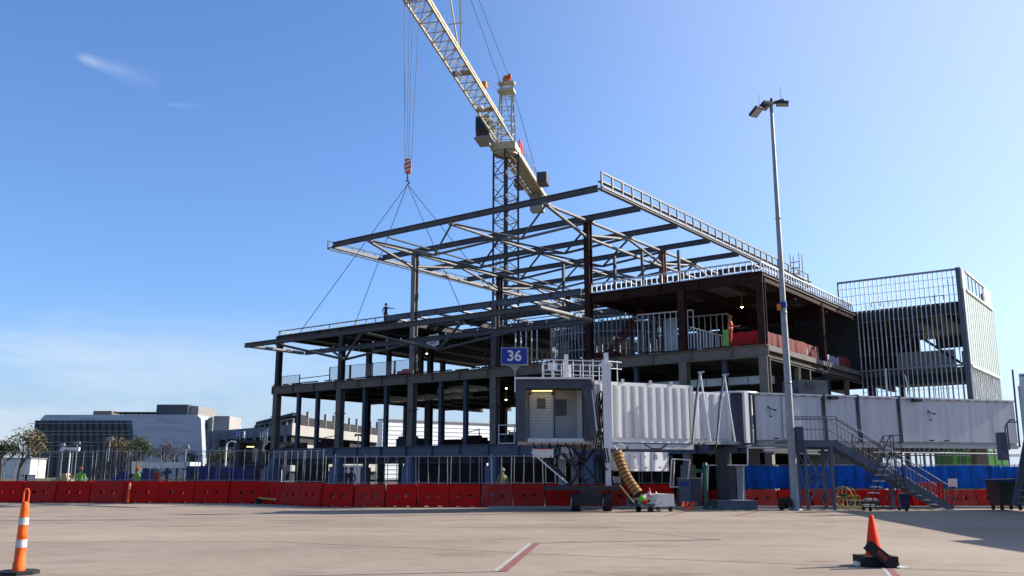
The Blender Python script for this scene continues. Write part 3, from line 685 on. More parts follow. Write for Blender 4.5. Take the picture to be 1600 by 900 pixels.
bthing(wmb(lambda m: wavy(m, V(.25, 7.2, 0), V(.25, 9.2, 0), Z2, 8.6, 10)), 'plastic_sheet', m_lilac, 'pale lilac sheet hung before the rust column on the right side of the second floor', 'plastic sheet', .2, 8, Z2)
bthing(wmb(lambda m: wavy(m, V(.25, 10.3, 0), V(.25, 13, 0), Z2, 8.6, 12)), 'plastic_sheet', m_lilac, 'pale lilac sheet hung beyond the rust column on the right side of the second floor', 'plastic sheet', .2, 12, Z2)
bthing(wmb(lambda m: wavy(m, V(.3, 13.2, 0), V(.4, 16, 0), Z2, 8.8, 12)), 'debris_net', m_net, 'short red brown debris netting beside the stud tower on the second floor', 'netting', .3, 14.5, Z2)
bthing(wmb(lambda m: wavy(m, V(25, 14, 0), V(17.6, 14.0, 0), Z2, 9.6, 30)), 'debris_net', m_net, 'wide dark red debris netting across the deep left bay of the second floor', 'netting', 21, 14, Z2)
ri = bthing(wmb(lambda m: m.box(V(12, -.28, Z2-.2), (.1, .1, .1))), 'conduit', m_cable, 'x', 'x', 12, 0, Z2); bpy.data.objects.remove(ri)
for i, (a, b, sx, h, m, lab, cat) in enumerate(((26.7, 1.8, 1.6, .55, m_netr, 'red heap of covered material on the second floor, left of the light grey column', 'material heap'),
        (28.6, 2.2, 1.0, .4, m_netr, 'small red stack on the second floor behind the mesh panels', 'material stack'),
        (30.0, 2.6, 1.6, .4, m_lilac, 'low dull purple crate on the second floor behind the mesh panels', 'crate'),
        (19.6, 2.0, 1.2, .3, m_netr, 'dark red bundle near the middle of the second floor edge', 'bundle'))):
    def f(m_, a=a, b=b, sx=sx, h=h):
        for q in range(3):
            m_.box(V(a-sx/2+sx*(q+.5)/3, b+.05*q, Z2+h*(.5+.1*(q % 2))/1.0), (sx/3.1, .7, h*(1+.2*(q % 2))))
        m_.box(V(a, b, Z2+.05), (sx*1.05, .9, .1))
    bthing(wmb(f), cat.replace(' ', '_'), m, lab, cat, a, b, Z2)
for a in (22.4, 20.8):
    def f(m_, a=a):
        m_.box(V(a, 9, Z2+.65), (.4, .3, 1.3)); m_.box(V(a, 9, Z2+1.35), (.46, .36, .12)); m_.box(V(a, 9, Z2+.04), (.6, .5, .08))
    bthing(wmb(f), 'temporary_post', m_netr, 'red boxed temporary post on the second floor, %s of the pair' % ('left' if a > 22 else 'right'), 'post', a, 9, Z2, 'red posts on the second floor')
# mesh guard panels on the left end of level two
def guard(a0, a1, b, h, lab):
    t = thing('mesh_fence_panel', lab, 'guard panel', W(V((a0+a1)/2, b, Z2)), BR, 'mesh guard panels on the second floor edge')
    wmb(lambda m: [m.bar(V(a, b, Z2), V(a, b, Z2+h), .06, .06) for a in (a0, a1)]+[m.bar(V(a0, b, Z2+h*.97), V(a1, b, Z2+h*.97), .03, .03)]).build('frame', m_dark, t, True)
    wmb(lambda m: m.bar(V(a0, b, Z2+h*.5), V(a1, b, Z2+h*.5), .012, h*.9)).build('mesh', m_mesh2, t, True)
guard(38.3, 36.2, .15, .75, 'low mesh guard panel at the far left corner of the second floor')
for i in range(4):
    lab = ['mesh guard panel just left of the second large column on the second floor', 'mesh guard panel just right of the second large column on the second floor',
           'mesh guard panel in front of the purple crate on the second floor', 'mesh guard panel in front of the red heap on the second floor'][i]
    guard(32.9-i*2.2, 30.8-i*2.2, .15, 1.1, lab)
MB_ = wmb(lambda m: m.bar(V(36.2, .15, Z2+.45), V(33, .15, Z2+.5), .05, .05)); bthing(MB_, 'guard_rail', m_dark, 'single dark guard rail between the mesh panels at the left of the second floor', 'guard rail', 34.6, .15, Z2)
# banner hung in the left bay
bn = thing('banner', 'small white banner with a red and black swoosh hung under the left roof', 'banner', W(V(23.6, 0.9, 9.6)), BR)
wmb(lambda m: m.prism([V(24.1, .9, 9.75), V(23.0, .9, 9.95), V(23.05, .9, 10.75), V(24.2, .9, 10.6)], (0, 1, 0), .02)).build('cloth', m_signw, bn, True)
wmb(lambda m: [m.bar(V(23.9-i*.09, .88, 10.38+.05*math.sin(i*2)), V(23.82-i*.09, .88, 10.38+.05*math.sin(i*2+2)), .02, .07) for i in range(5)]).build('red_mark', m_netr, bn, True)
wmb(lambda m: [m.bar(V(23.85-.28+.3*math.cos(t*.4+3.3), .88, 10.3+.2*math.sin(t*.4+3.3)), V(23.57+.3*math.cos(t*.4+3.7), .88, 10.3+.2*math.sin(t*.4+3.7)), .02, .06) for t in range(7)]).build('black_mark', m_dark, bn, True)
# things on level one
for a, b, sx, h, m, lab, cat in ((21.6, 8.5, 2.2, 1.15, m_rust, 'dark brown covered stack on the first floor between two columns', 'material stack'),
        (18.6, 9.5, 1.3, 1.2, m_lilac, 'slanted purple covered stack on the first floor', 'material stack'),
        (30.6, 12, 3.0, .9, m_rust, 'rusty welding bench with clutter on the first floor at the left', 'work bench'),
        (16.2, 6, 1.2, .7, m_rust, 'low dark crate on the first floor left of the jet bridge cab', 'crate')):
    def f(m_, a=a, b=b, sx=sx, h=h, m=m):
        if m is m_lilac: m_.prism([V(a+sx/2, b, Z1), V(a-sx/2, b, Z1), V(a-sx*.1, b, Z1+h), V(a+sx/2, b, Z1+h*.95)], (0, 1, 0), .8)
        else:
            m_.box(V(a, b, Z1+h*.45), (sx, .8, h*.9)); m_.box(V(a+sx*.2, b, Z1+h*.95), (sx*.5, .6, h*.12)); m_.bar(V(a-sx*.4, b-.45, Z1), V(a-sx*.4, b-.45, Z1+h*1.1), .07, .07); m_.bar(V(a+sx*.4, b-.45, Z1), V(a+sx*.4, b-.45, Z1+h*1.1), .07, .07)
    bthing(wmb(f), cat.replace(' ', '_'), m, lab, cat, a, b, Z1)
for a, b, sx, h, m, lab, cat in ((35.3, 3.0, 2.6, .75, m_rust, 'low rusty stack of plates at the far left of the first floor', 'plate stack'),
        (27.9, 3.5, 2.0, .85, m_dark, 'dark tool chest on the first floor right of the welding bench', 'tool chest'),
        (24.0, 6.0, 1.8, .9, m_rust, 'rusty crate on the first floor behind the third large column', 'crate'),
        (20.2, 4.5, 1.5, .55, m_dark, 'low dark trunk on the first floor before the purple stack', 'trunk')):
    def f(m_, a=a, b=b, sx=sx, h=h):
        m_.box(V(a, b, Z1+h*.4), (sx, .8, h*.8)); m_.box(V(a+.1*sx, b, Z1+h*.88), (sx*.7, .6, h*.2)); m_.bar(V(a-sx*.45, b-.3, Z1), V(a-sx*.35, b-.3, Z1+h*1.5), .06, .06); m_.bar(V(a-sx*.35, b-.3, Z1+h*1.4), V(a+sx*.3, b-.3, Z1+h*1.2), .05, .05)
    bthing(wmb(f), cat.replace(' ', '_'), m, lab, cat, a, b, Z1)
def railgate(m_):
    for z in (Z1+.05, Z1+.6, Z1+1.15): m_.bar(V(17.1, -.1, z), V(15.9, -.1, z), .05, .05)
    for a in (17.1, 15.9): m_.bar(V(a, -.1, Z1), V(a, -.1, Z1+1.2), .05, .05)
bthing(wmb(railgate), 'guard_rail', m_white, 'white guard rail gate on the first floor just left of the jet bridge cab', 'guard rail', 16.5, -.1, Z1)
# red boom lift mast standing inside the middle bay
bl = thing('boom_lift', 'dark red lattice boom lift raised upstairs beside the tall rust column', 'lift', W(V(10.4, 2.2, Z2)), BR)
def boom(m_):
    p, q = V(9.9, 1.2, Z2+.4), V(8.6, 3.0, 11.2)
    ax = (q-p).normalized(); sx = ax.cross(Vector((0, 1, 0))).normalized()*.14; sy = Vector((0, .14, 0))
    cs = [sx+sy, sx-sy, -sx-sy, -sx+sy]
    for c in cs: m_.bar(p+c, q+c, .05, .05)
    for k in range(9):
        a_ = p.lerp(q, k/9); b_ = p.lerp(q, (k+1)/9)
        for j in range(4): m_.bar(a_+cs[j], b_+cs[(j+1) % 4], .03, .03)
wmb(boom).build('lattice_boom', m_boom, bl, True)
wmb(lambda m: m.box(V(10.0, 1.2, Z2+.28), (1.3, .9, .4))).build('chassis', m_boom, bl, True)
for sx in (-.45, .45): wmb(lambda m: m.tube(V(10+sx, .72, Z2+.2), V(10+sx, .9, Z2+.2), .2, 14)).build('wheel', m_rubber, bl, True)

# ------------------------------------------------------------------ tower crane
CX, CY = -0.62, 87.0; ZB = 33.0
cr = thing('tower_crane', 'tall tower crane with navy lattice mast and cream jib rising behind the building', 'crane', (CX, CY, 0))
ms = 0.95; ang = math.radians(45-4)
def mc(i, z):
    t = ang+i*PI/2+PI/4; r = ms*math.sqrt(2); return Vector((CX+r*math.cos(t)*.92, CY+r*math.sin(t)*.92, z))
mb = MB()
for i in range(4): mb.bar(mc(i, 0), mc(i, ZB), .2, .2)
mb.build('mast', m_craned, cr, True)
mb = MB(); z = 9.0; k = 0
while z < ZB-1:
    h = 2.4
    for i in range(4):
        a, b = mc(i, z), mc(i+1, z+h/2); mb.bar(a, b, .07, .07); mb.bar(b, mc(i, z+h), .07, .07)
        mb.bar(mc(i, z), mc(i+1, z), .08, .08)
    z += h; k += 1
mb.build('mast_bracing', m_craned, cr, True)
mb = MB()
for k in range(60): mb.box((CX, CY, 9+k*.4), (.4, .03, .03))
mb.bar((CX-.2, CY, 9), (CX-.2, CY, ZB), .03, .03); mb.bar((CX+.2, CY, 9), (CX+.2, CY, ZB), .03, .03); mb.build('ladder', m_galvd, cr, True)
jd = Vector((-.213, -.977, 0)).normalized(); js = Vector((-jd.y, jd.x, 0))   # toward camera; js points to the right seen from behind
Cc = Vector((CX, CY, 0))
def J(t, s, z): return Cc+jd*t+js*s+Vector((0, 0, z))
jrz = math.atan2(jd.y, jd.x)
mb = MB().box(J(0, 0, ZB+.35), (2.7, 2.5, .75), rz=jrz); mb.lathe([(1.2, -.25), (1.2, .1)], Cc+Vector((0, 0, ZB)), 20); mb.build('slewing_platform', m_crane, cr, True)
ZJ = ZB+1.1
jib = MB().bar(J(.5, -.8, ZJ), J(62, -.8, ZJ), .15, .15).bar(J(.5, .8, ZJ), J(62, .8, ZJ), .15, .15).bar(J(1.5, 0, ZJ+1.75), J(62, 0, ZJ+1.75), .2, .2).build('jib', m_crane, cr, True)
mb = MB(); t = .8; st = 1.55; side = 1
while t < 60:
    mb.bar(J(t, -.8*side, ZJ), J(t+st, .8*side, ZJ), .06, .06); mb.bar(J(t, -.8, ZJ), J(t, .8, ZJ), .06, .06)
    for s in (-.8, .8):
        mb.bar(J(t, s, ZJ), J(t+st/2, 0, ZJ+1.75), .06, .06); mb.bar(J(t+st/2, 0, ZJ+1.75), J(t+st, s, ZJ), .06, .06)
    t += st; side = -side
mb.build('lacing', m_crane, jib, True)
for t in (7.5, 15.5): 
    MB().box(J(t+1, 0, ZJ+.1), (1.0, 1.5, .05), rz=jrz).build('walk_plate', m_crane, jib, True)
for t in (9.5, 17.0):
    MB().lathe([(.05, .35), (.16, .3), (.3, .05), (.3, 0), (.001, -.04)], J(t, -.2, ZJ-.25), 14).build('jib_lamp', m_signw, jib, True)
# counter jib
mb = MB()
for s in (-.85, .85): mb.bar(J(-.5, s, ZJ-.35), J(-18.5, s, ZJ-.35), .22, .45)
k = 0
while k < 17: mb.bar(J(-1-k, -.85, ZJ-.3), J(-1.9-k, .85, ZJ-.3), .08, .1); mb.bar(J(-1-k, -.85, ZJ-.3), J(-1-k, .85, ZJ-.3), .08, .1); k += 1.4
mb.box(J(-9, 0, ZJ-.12), (17, 1.3, .04), rz=jrz)
cj = mb.build('counter_jib', m_crane, cr, True)
mb = MB()
for s in (-1.0, 1.0):
    for k in range(12): mb.bar(J(-1.5-k*1.4, s, ZJ-.1), J(-1.5-k*1.4, s, ZJ+.85), .04, .04)
    for z in (.45, .85): mb.bar(J(-1.5, s, ZJ+z), J(-17, s, ZJ+z), .035, .035)
mb.build('hand_rail', m_galvd, cj, True)
MB().box(J(-17, 0, ZJ-1.35), (1.6, 1.5, 2.1), rz=jrz).build('counterweight', m_craneg, cr, True)
MB().box(J(-13, 1.45, ZJ+.2), (2.0, 1.1, 1.2), rz=jrz).build('winch_house', m_slate, cr, True)
MB().box(J(-13, -1.4, ZJ-.2), (1.8, .8, .9), rz=jrz).build('electric_cabinet', m_slate, cr, True)
MB().box(J(-3.2, .9, ZJ+.6), (1.5, .12, 1.2), rz=jrz).build('red_panel', m_netr, cr, True)
# tower head
ap = ZB+7.6
mb = MB()
for s in (-.75, .75):
    mb.bar(J(.8, s, ZB+.7), J(-.2, s*.75, ap), .16, .16); mb.bar(J(-1.2, s, ZB+.7), J(-.5, s*.75, ap), .16, .16)
z = ZB+1.6
while z < ap-.4:
    f = (z-ZB-.7)/(ap-ZB-.7); 
    mb.bar(J(.8-f, -.75+.19*f, z), J(.8-f, .75-.19*f, z), .06, .06); mb.bar(J(-1.2+.7*f, -.75+.19*f, z), J(-1.2+.7*f, .75-.19*f, z), .06, .06)
    mb.bar(J(.8-f, -.75+.19*f, z), J(.7-f, .72-.19*f, z+1.1), .05, .05)
    for s in (-1, 1): mb.bar(J(.8-f, s*(.75-.19*f), z), J(-1.2+.7*f, s*(.75-.19*f), z+.8), .05, .05)
    z += 1.1
mb.box(J(-.3, 0, ap-.9), (1.2, 1.7, .3), rz=jrz); mb.box(J(-.3, 0, ap), (.7, 1.7, .25), rz=jrz)
hd = mb.build('tower_head', m_crane, cr, True)
MB().lathe([(.05, .25), (.4, .2), (.42, 0), (.4, -.2), (.05, -.25)], J(-.3, 0, ap+.45), 16, Matrix.Rotation(PI/2, 4, 'X')).build('sheave', m_vesto, hd, True)
MB().box(J(-.3, .35, ap+.7), (.5, .25, .5), rz=jrz).build('warning_light', m_netr, hd, True)
mb = MB()
for s in (-.55, .55):
    mb.tube(J(.2, s, ap), J(24, s*.3, ZJ+11.0), .028, 5); 
for s in (-.5, .5): mb.tube(J(-.4, s, ap), J(-14.5, s*1.6, ZJ-.1), .03, 5)
mb.tube(J(0, -.1, ap-1.2), J(9, 0, ZJ+2.6), .02, 4); mb.tube(J(0, .2, ap-1.0), J(9, .1, ZJ+2.9), .02, 4)
mb.build('pendant_line', m_cable, cr, True)
# cantilevered pendant frame further along the jib
MB().bar(J(17.5, -.1, ZJ+1.8), J(20.5, -.35, ZJ+7), .1, .1).bar(J(17.5, .1, ZJ+1.8), J(20.5, .8, ZJ+7), .1, .1).bar(J(18.8, -.6, ZJ+3.4), J(18.8, .7, ZJ+3.4), .06, .06).build('pendant_frame', m_crane, cr, True)
MB().box(J(9, 0, ZJ+2.3), (.6, .4, .5), rz=jrz).build('rope_pulley', m_vesto, cr, True)
# cab
cc = J(1.6, -1.75, ZB+2.0)
cb = MB(); 
pr = [(-1.0, -1.1), (1.0, -1.1), (1.25, -.3), (1.2, .95), (1.0, 1.15), (-1.0, 1.15)]
poly = [cc+jd*x+js*(-.7)+Vector((0, 0, z)) for x, z in pr]; cb.prism(poly, js, 1.4); cabo = cb.build('operator_cab', m_craneg, cr, True)
mb = MB().prism([cc+jd*x+js*(-.62)+Vector((0, 0, z)) for x, z in [(1.03, -1.0), (1.29, -.3), (1.24, .9), (.98, .9)]], js, 1.24)
mb.prism([cc+jd*x+js*(-.72)+Vector((0, 0, z)) for x, z in [(-.7, -.2), (1.12, -.2), (1.1, .9), (-.7, .9)]], js, .03)
mb.prism([cc+jd*x+js*(.69)+Vector((0, 0, z)) for x, z in [(-.7, -.2), (1.12, -.2), (1.1, .9), (-.7, .9)]], js, .03)
mb.build('cab_window', m_glassd, cabo, True)
MB().box(cc+Vector((0, 0, -1.25)), (2.6, 1.7, .08), rz=jrz).bar(J(-.5, -1.2, ZB+.3), J(2.4, -1.2, ZB+.3), .2, .3).build('cab_floor', m_craneg, cabo, True)
# trolley, hoist ropes and hook block
tt = 29.75
T = J(tt, 0, ZJ-.3)
MB().box(T+Vector((0, 0, .2)), (.9, 1.5, .12), rz=jrz).box(T+Vector((0, 0, .05)), (.5, .7, .25), rz=jrz).build('trolley', m_crane, cr, True)
HK = Vector((T.x, T.y, 21.55))
mb = MB()
for s, u in ((-.5, .1), (.1, .1), (.55, -.1), (-.2, -.15)):
    mb.tube(T+js*s+jd*u, HK+js*s*.45+Vector((0, 0, .55)), .02, 5)
mb.build('hoist_rope', m_cable, cr, True)
hb = thing('hook_block', 'red and white striped hook block hanging from the crane ropes against the sky', 'hook block', tuple(HK))
MB().prism([HK+Vector((x, -.13, z)) for x, z in [(-.2, .5), (.2, .5), (.25, 0), (.2, -.42), (0, -.55), (-.2, -.42), (-.25, 0)]], (0, 1, 0), .26).build('block', m_hookr, hb, True)
mb = MB()
for z in (.3, .0, -.3): mb.bar(HK+Vector((-.22, -.145, z-.08)), HK+Vector((.22, -.145, z+.1)), .02, .1)
mb.build('stripe', m_signw, hb, True)
MB().tube(HK+Vector((0, 0, -.55)), HK+Vector((0, 0, -1.0)), .05, 8).path([HK+Vector((.12*math.sin(t), 0, -1.12-.12*math.cos(t))) for t in [i*.5-.2 for i in range(10)]], .045, 6).build('hook', m_dark, hb, True)
top = HK+Vector((0, 0, -1.25))
sl = thing('lifting_slings', 'four thin dark lifting slings spread from the crane hook down to the steel frame', 'slings', tuple(top))
for x, y in ((462, 528), (541, 543), (724, 491), (812, 507)):
    MB().tube(top, gnd(x, y, zc+.17), .022, 5).build('sling', m_cable, sl, True)

# ------------------------------------------------------------------ red plastic barriers with mesh fences
def barrier_mesh(Lx, h, wb=.56, wt=.24):
    mb = MB(); g = .028; x0, x1 = -Lx/2+g, Lx/2-g
    def wz(z): return wb if z < .1 else (wb-(wb-wt)*min(1, (z-.1)/(h*.55)))
    def blk(xa, xb, za, zb):
        a, b = wz(za)/2, wz(zb)/2
        mb.add([(xa, -a, za), (xb, -a, za), (xb, a, za), (xa, a, za), (xa, -b, zb), (xb, -b, zb), (xb, b, zb), (xa, b, zb)],
               [(3, 2, 1, 0), (4, 5, 6, 7), (0, 1, 5, 4), (1, 2, 6, 5), (2, 3, 7, 6), (3, 0, 4, 7)])
    zs = h*.42; ze = zs+.13; hw = .105
    c1, c2 = -Lx*.16, Lx*.16
    fs = .14
    blk(x0, -Lx*.3, 0, fs); blk(-Lx*.12, Lx*.12, 0, fs); blk(Lx*.3, x1, 0, fs)
    blk(-Lx*.3, -Lx*.12, .055, fs); blk(Lx*.12, Lx*.3, .055, fs)
    blk(x0, x1, fs, zs)
    blk(x0, c1-hw, zs, ze); blk(c1+hw, c2-hw, zs, ze); blk(c2+hw, x1, zs, ze)
    blk(x0, x1, ze, h-.05); blk(x0+.03, x1-.03, h-.05, h)
    return mb
def fence_meshes(Lx, h, ht):
    mb = MB(); pr = MB()
    xs = [-Lx*.47, -Lx*.17, Lx*.15, Lx*.44]
    for x in xs: mb.tube((x, 0, h), (x+random.uniform(-.03, .03), 0, ht+(0.04 if x == xs[1] else 0)), .019, 6)
    mb.tube((-Lx*.5, 0, ht-.04), (Lx*.5, 0, ht-.04), .02, 6); mb.tube((-Lx*.5, 0, h+.05), (Lx*.5, 0, h+.05), .02, 6)
    pr.span(-Lx*.49, Lx*.49, -.004, .004, h+.05, ht-.04)
    return mb, pr
protos = {}
def barrier(p, q, h, ht, label, m=m_red, fence=True, group='red barriers along the site edge'):
    p, q = Vector(p), Vector(q); Lx = round((q-p).length, 2); key = (Lx, h, ht, m.name, fence)
    c = (p+q)/2; rz = math.atan2(q.y-p.y, q.x-p.x)
    if key not in protos:
        t = thing('plastic_barrier', label, 'barrier', (c.x, c.y, 0), rz, group)
        barrier_mesh(Lx, h).build('barrier_body', m, t)
        if fence:
            f, pr = fence_meshes(Lx, h, ht); fo = f.build('fence_frame', m_galvd, t); pr.build('fence_mesh', m_mesh, fo)
        protos[key] = t
    else:
        t = dup(protos[key], (c.x, c.y, 0), rz, label, group)
    return t
def run(p, q, n, h, ht, labf, m=m_red, fence=True, mats=None):
    p, q = Vector(p), Vector(q)
    for i in range(n):
        a, b = p.lerp(q, i/n), p.lerp(q, (i+1)/n)
        j = Vector((random.uniform(-.01, .01), random.uniform(-.05, .05), 0)); barrier(a+j, b-j, h, ht, labf(i), (mats or {}).get(i, [m, m_red2, m, m_red3, m, m, m_red3][(i*5+int(abs(p.x))) % 7] if m is m_red else m), fence)
ordn = ['first', 'second', 'third', 'fourth', 'fifth', 'sixth', 'seventh', 'eighth', 'ninth', 'tenth', 'eleventh', 'twelfth', 'thirteenth', 'fourteenth', 'fifteenth', 'sixteenth', 'seventeenth', 'eighteenth']
a0 = Vector((-28.9, 48.6, 0)); a1 = Vector((-12.3, 46.6, 0)); a2 = Vector((-8.55, 42.2, 0)); a3 = Vector((7.2, 41.4, 0))
run(a0, a1, 9, 1.08, 2.62, lambda i: 'red barrier with mesh fence, %s from the left in the far left row' % ordn[i])
run(a1, a2, 3, 1.06, 2.55, lambda i: 'red barrier with mesh fence, %s in the short slanted row behind the tow bar' % ordn[i])
run(a2, a3, 11, 1.0, 2.27, lambda i: 'red barrier with mesh fence, %s from the left in the middle row' % ordn[i], mats={5: m_redscuff, 9: m_redscuff})
b0 = Vector((7.4, 41.9, 0)); b1 = Vector((25.6, 42.6, 0))
run(b0, b1, 12, .74, 1.8, lambda i: 'low red barrier, %s from the left in the row below the blue screen' % ordn[i], fence=False, mats={2: m_redscuff, 4: m_redscuff, 8: m_redscuff})
# blue screen fence
sf = thing('screen_fence', 'long royal blue cloth screen fence behind the stairs and the jet bridge', 'screen fence', (18.0, 43.0, 0))
p0, p1 = Vector((10.7, 42.7, 0)), Vector((26.5, 43.3, 0))
mb = MB(); wavy(mb, p0, p1, .80, 1.84, 130, .06, .01, .05); mb.build('cloth', m_tarp, sf, True)
mb = MB()
for i in range(22):
    p = p0.lerp(p1, i/21); mb.tube((p.x, p.y+.1, 0), (p.x, p.y+.1, 1.9), .025, 6)
mb.tube(p0+Vector((0, .1, 1.85)), p1+Vector((0, .1, 1.85)), .02, 6); mb.tube(p0+Vector((0, .1, .8)), p1+Vector((0, .1, .8)), .02, 6); mb.build('frame', m_galvd, sf, True)
MB().box((20.2, 42.6, 1.05), (.42, .02, .38)).build('notice', m_signw, sf, True)

# ------------------------------------------------------------------ jet bridge 36
jb = thing('jet_bridge', 'white ribbed jet bridge at gate 36 with open grey cab facing the apron', 'jet bridge', (2.0, 39.5, 0))
def corr(mb, p0, p1, z0, z1, n, dp, th=.05):
    "vertical trapezoid ribs along p0-p1, outward = towards the camera side"
    p0, p1 = Vector(p0), Vector(p1); d = (p1-p0).normalized(); nn = Vector((d.y, -d.x, 0)); ln = (p1-p0).length; st = ln/n; pts = []
    for i in range(n):
        s = i*st; pts += [(s, 0), (s+st*.36, 0), (s+st*.5, dp), (s+st*.86, dp)]
    pts.append((ln, 0))
    vs = []
    for s, o in pts:
        p = p0+d*s+nn*o; vs += [(p.x, p.y, z0), (p.x, p.y, z1)]
    mb.add(vs, [(2*i, 2*i+2, 2*i+3, 2*i+1) for i in range(len(pts)-1)])
def extr(mb, p0, p1, wd, z0, z1):
    p0, p1 = Vector(p0), Vector(p1); mb.bar((p0.x, p0.y, (z0+z1)/2), (p1.x, p1.y, (z0+z1)/2), wd, z1-z0)
tA0 = Vector((3.45, 38.3, 0)); tA1 = Vector((7.95, 40.5, 0)); td = (tA1-tA0).normalized(); tn = Vector((-td.y, td.x, 0))
o = MB(); extr(o, tA0+tn*1.25, tA1+tn*1.25, 2.4, 2.86, 5.26); tunA = o.build('outer_tunnel', m_white, jb, True)
mb = MB(); corr(mb, tA0, tA1-td*.2, 2.95, 5.15, 11, .15); mb.build('ribbed_side', m_white, tunA, True)
mb = MB(); extr(mb, tA0+tn*.02, tA1+tn*.02, .16, 5.15, 5.30); extr(mb, tA0+tn*.02, tA1+tn*.02, .2, 2.76, 2.95)
mb.bar((*(tA1+tn*.0).xy, 2.8), (*(tA1+tn*0).xy, 5.3), .16, .2)
mb.build('tunnel_rail', m_white, tunA, True)
mb = MB()
for k in (.4, 1.3, 2.6, 3.6): mb.box(tA0+td*k*1.1+Vector((0, -.03, 5.36)), (.12, .12, .14))
mb.build('roof_bracket', m_white, tunA, True)
mb = MB(); extr(mb, tA0+tn*.2, tA1+tn*.1, .3, 2.5, 2.72); extr(mb, tA0+tn*2.2, tA1+tn*2.2, .3, 2.5, 2.8); mb.build('under_beam', m_whiteg, jb, True)
# inner tunnel
tB1 = tA1+td*3.0
mb = MB(); extr(mb, tA1+tn*1.35, tB1+tn*1.35, 2.1, 2.9, 5.08); tunB = mb.build('inner_tunnel', m_white, jb, True)
mb = MB(); corr(mb, tA1+tn*.28+td*.1, tA1+tn*.28+td*2.2, 2.98, 5.0, 4, .06); mb.build('ribbed_side', m_whiteg, tunB, True)
M = Matrix.Translation(tA1+tn*.2+td*1.0+Vector((0, 0, 3.35))) @ Matrix.Rotation(math.atan2(td.y, td.x), 4, 'Z') @ Matrix.Rotation(PI/2, 4, 'X')
mb = MB(); extr(mb, tA1+tn*.18, tB1+tn*.18, .2, 2.74, 2.9); mb.build('tunnel_rail', m_galvd, tunB, True)
# rotunda
MB().bar((*(tB1+td*.03+tn*.2).xy, 4.0), (*(tB1+td*.12+tn*2.4).xy, 4.0), .14, 2.3).bar((*(tB1-td*.1-tn*.02).xy, 4.0), (*(tB1+td*.12-tn*.02).xy, 4.0), .22, 2.34).build('tunnel_end_frame', m_white, jb, True)
RC = Vector((10.35, 42.9, 0))
rt = MB().lathe([(1.12, 2.75), (1.12, 5.06), (.001, 5.1)], RC, 28).build('rotunda', m_slate, jb, True)
mb = MB()
for i in range(24):
    t = 2*PI*i/24; mb.bar(RC+Vector((1.14*math.cos(t), 1.14*math.sin(t), 2.8)), RC+Vector((1.14*math.cos(t), 1.14*math.sin(t), 5.04)), .05, .05)
mb.build('curtain_slat', m_slate, rt, True)
MB().lathe([(1.2, 2.6), (1.2, 2.74), (.001, 2.745)], RC, 28).build('rotunda_ring', m_slate, jb, True)
MB().lathe([(.001, 5.18), (1.2, 5.18), (1.2, 5.1)], RC, 28).build('rotunda_ring', m_white, rt, True)
MB().lathe([(.42, .32), (.34, .6), (.34, 2.4), (.7, 2.6)], RC+Vector((-.9, -1.6, 0)), 20).build('rotunda_pedestal', m_slate, jb, True)
bx = MB().span(8.55, 10.2, 38.8, 40.6, 0, .32).span(8.5, 10.25, 38.75, 40.65, .32, .36).build('pedestal_base', m_beam_blue, jb, True)
MB().span(8.95, 9.35, 40.2, 40.7, .36, 2.5).build('pedestal_post', m_dark, jb, True)
# cab
cabx0, cabx1, cy0, cy1 = .15, 3.32, 38.0, 40.6
cab_ = MB().span(cabx0+.25, cabx1-.1, 40.45, 40.6, 2.85, 5.2).span(cabx0+.2, cabx0+.3, 38.9, 40.45, 2.85, 5.2).span(cabx1-.2, cabx1-.1, 38.9, 40.45, 2.85, 5.2)
cab_.span(cabx0+.1, cabx1, 38.9, 40.6, 5.2, 5.32).span(cabx0+.3, cabx1-.2, 39.6, 39.68, 2.9, 5.2)
cabo = cab_.build('cab_shell', m_cabg, jb, True)
MB().span(cabx0+.1, cabx1+.05, 38.3, 40.6, 2.66, 2.9).span(cabx0+.5, cabx1-.15, 38.02, 38.3, 2.74, 2.9).build('cab_floor', m_whiteg, cabo, True)
mb = MB()   # bellows hood: thick folded frame around the opening
for k in range(5):
    y0_ = 38.0+k*.2; e = .03*(k % 2)
    mb.span(cabx0+e, cabx0+.42-e, y0_, y0_+.17, 2.78, 5.30-e); mb.span(cabx1-.34+e, cabx1-e, y0_, y0_+.17, 2.78, 5.30-e)
    mb.span(cabx0+.42-e, cabx1-.34+e, y0_, y0_+.17, 4.96+e, 5.30-e)
mb.build('bellows', m_bellow, cabo, True)
mb = MB().span(cabx0-.05, cabx1+.02, 37.92, 39.2, 5.34, 5.42).span(cabx0-.05, cabx0+.0, 37.92, 38.2, 4.8, 5.34)
mb.prism([(cabx1-.05, 37.96, 4.9), (cabx1+.03, 37.96, 4.9), (cabx1+.22, 37.96, 3.2), (cabx1+.0, 37.96, 3.2)], (0, 1, 0), .1)
mb.build('hood_edge', m_white, cabo, True)
MB().prism([(cabx1-.4, 37.94, 5.0), (cabx1-.02, 37.94, 5.0), (cabx1+.18, 37.94, 2.95), (cabx1-.12, 37.94, 2.95)], (0, 1, 0), .08).build('bumper', m_bellow, cabo, True)
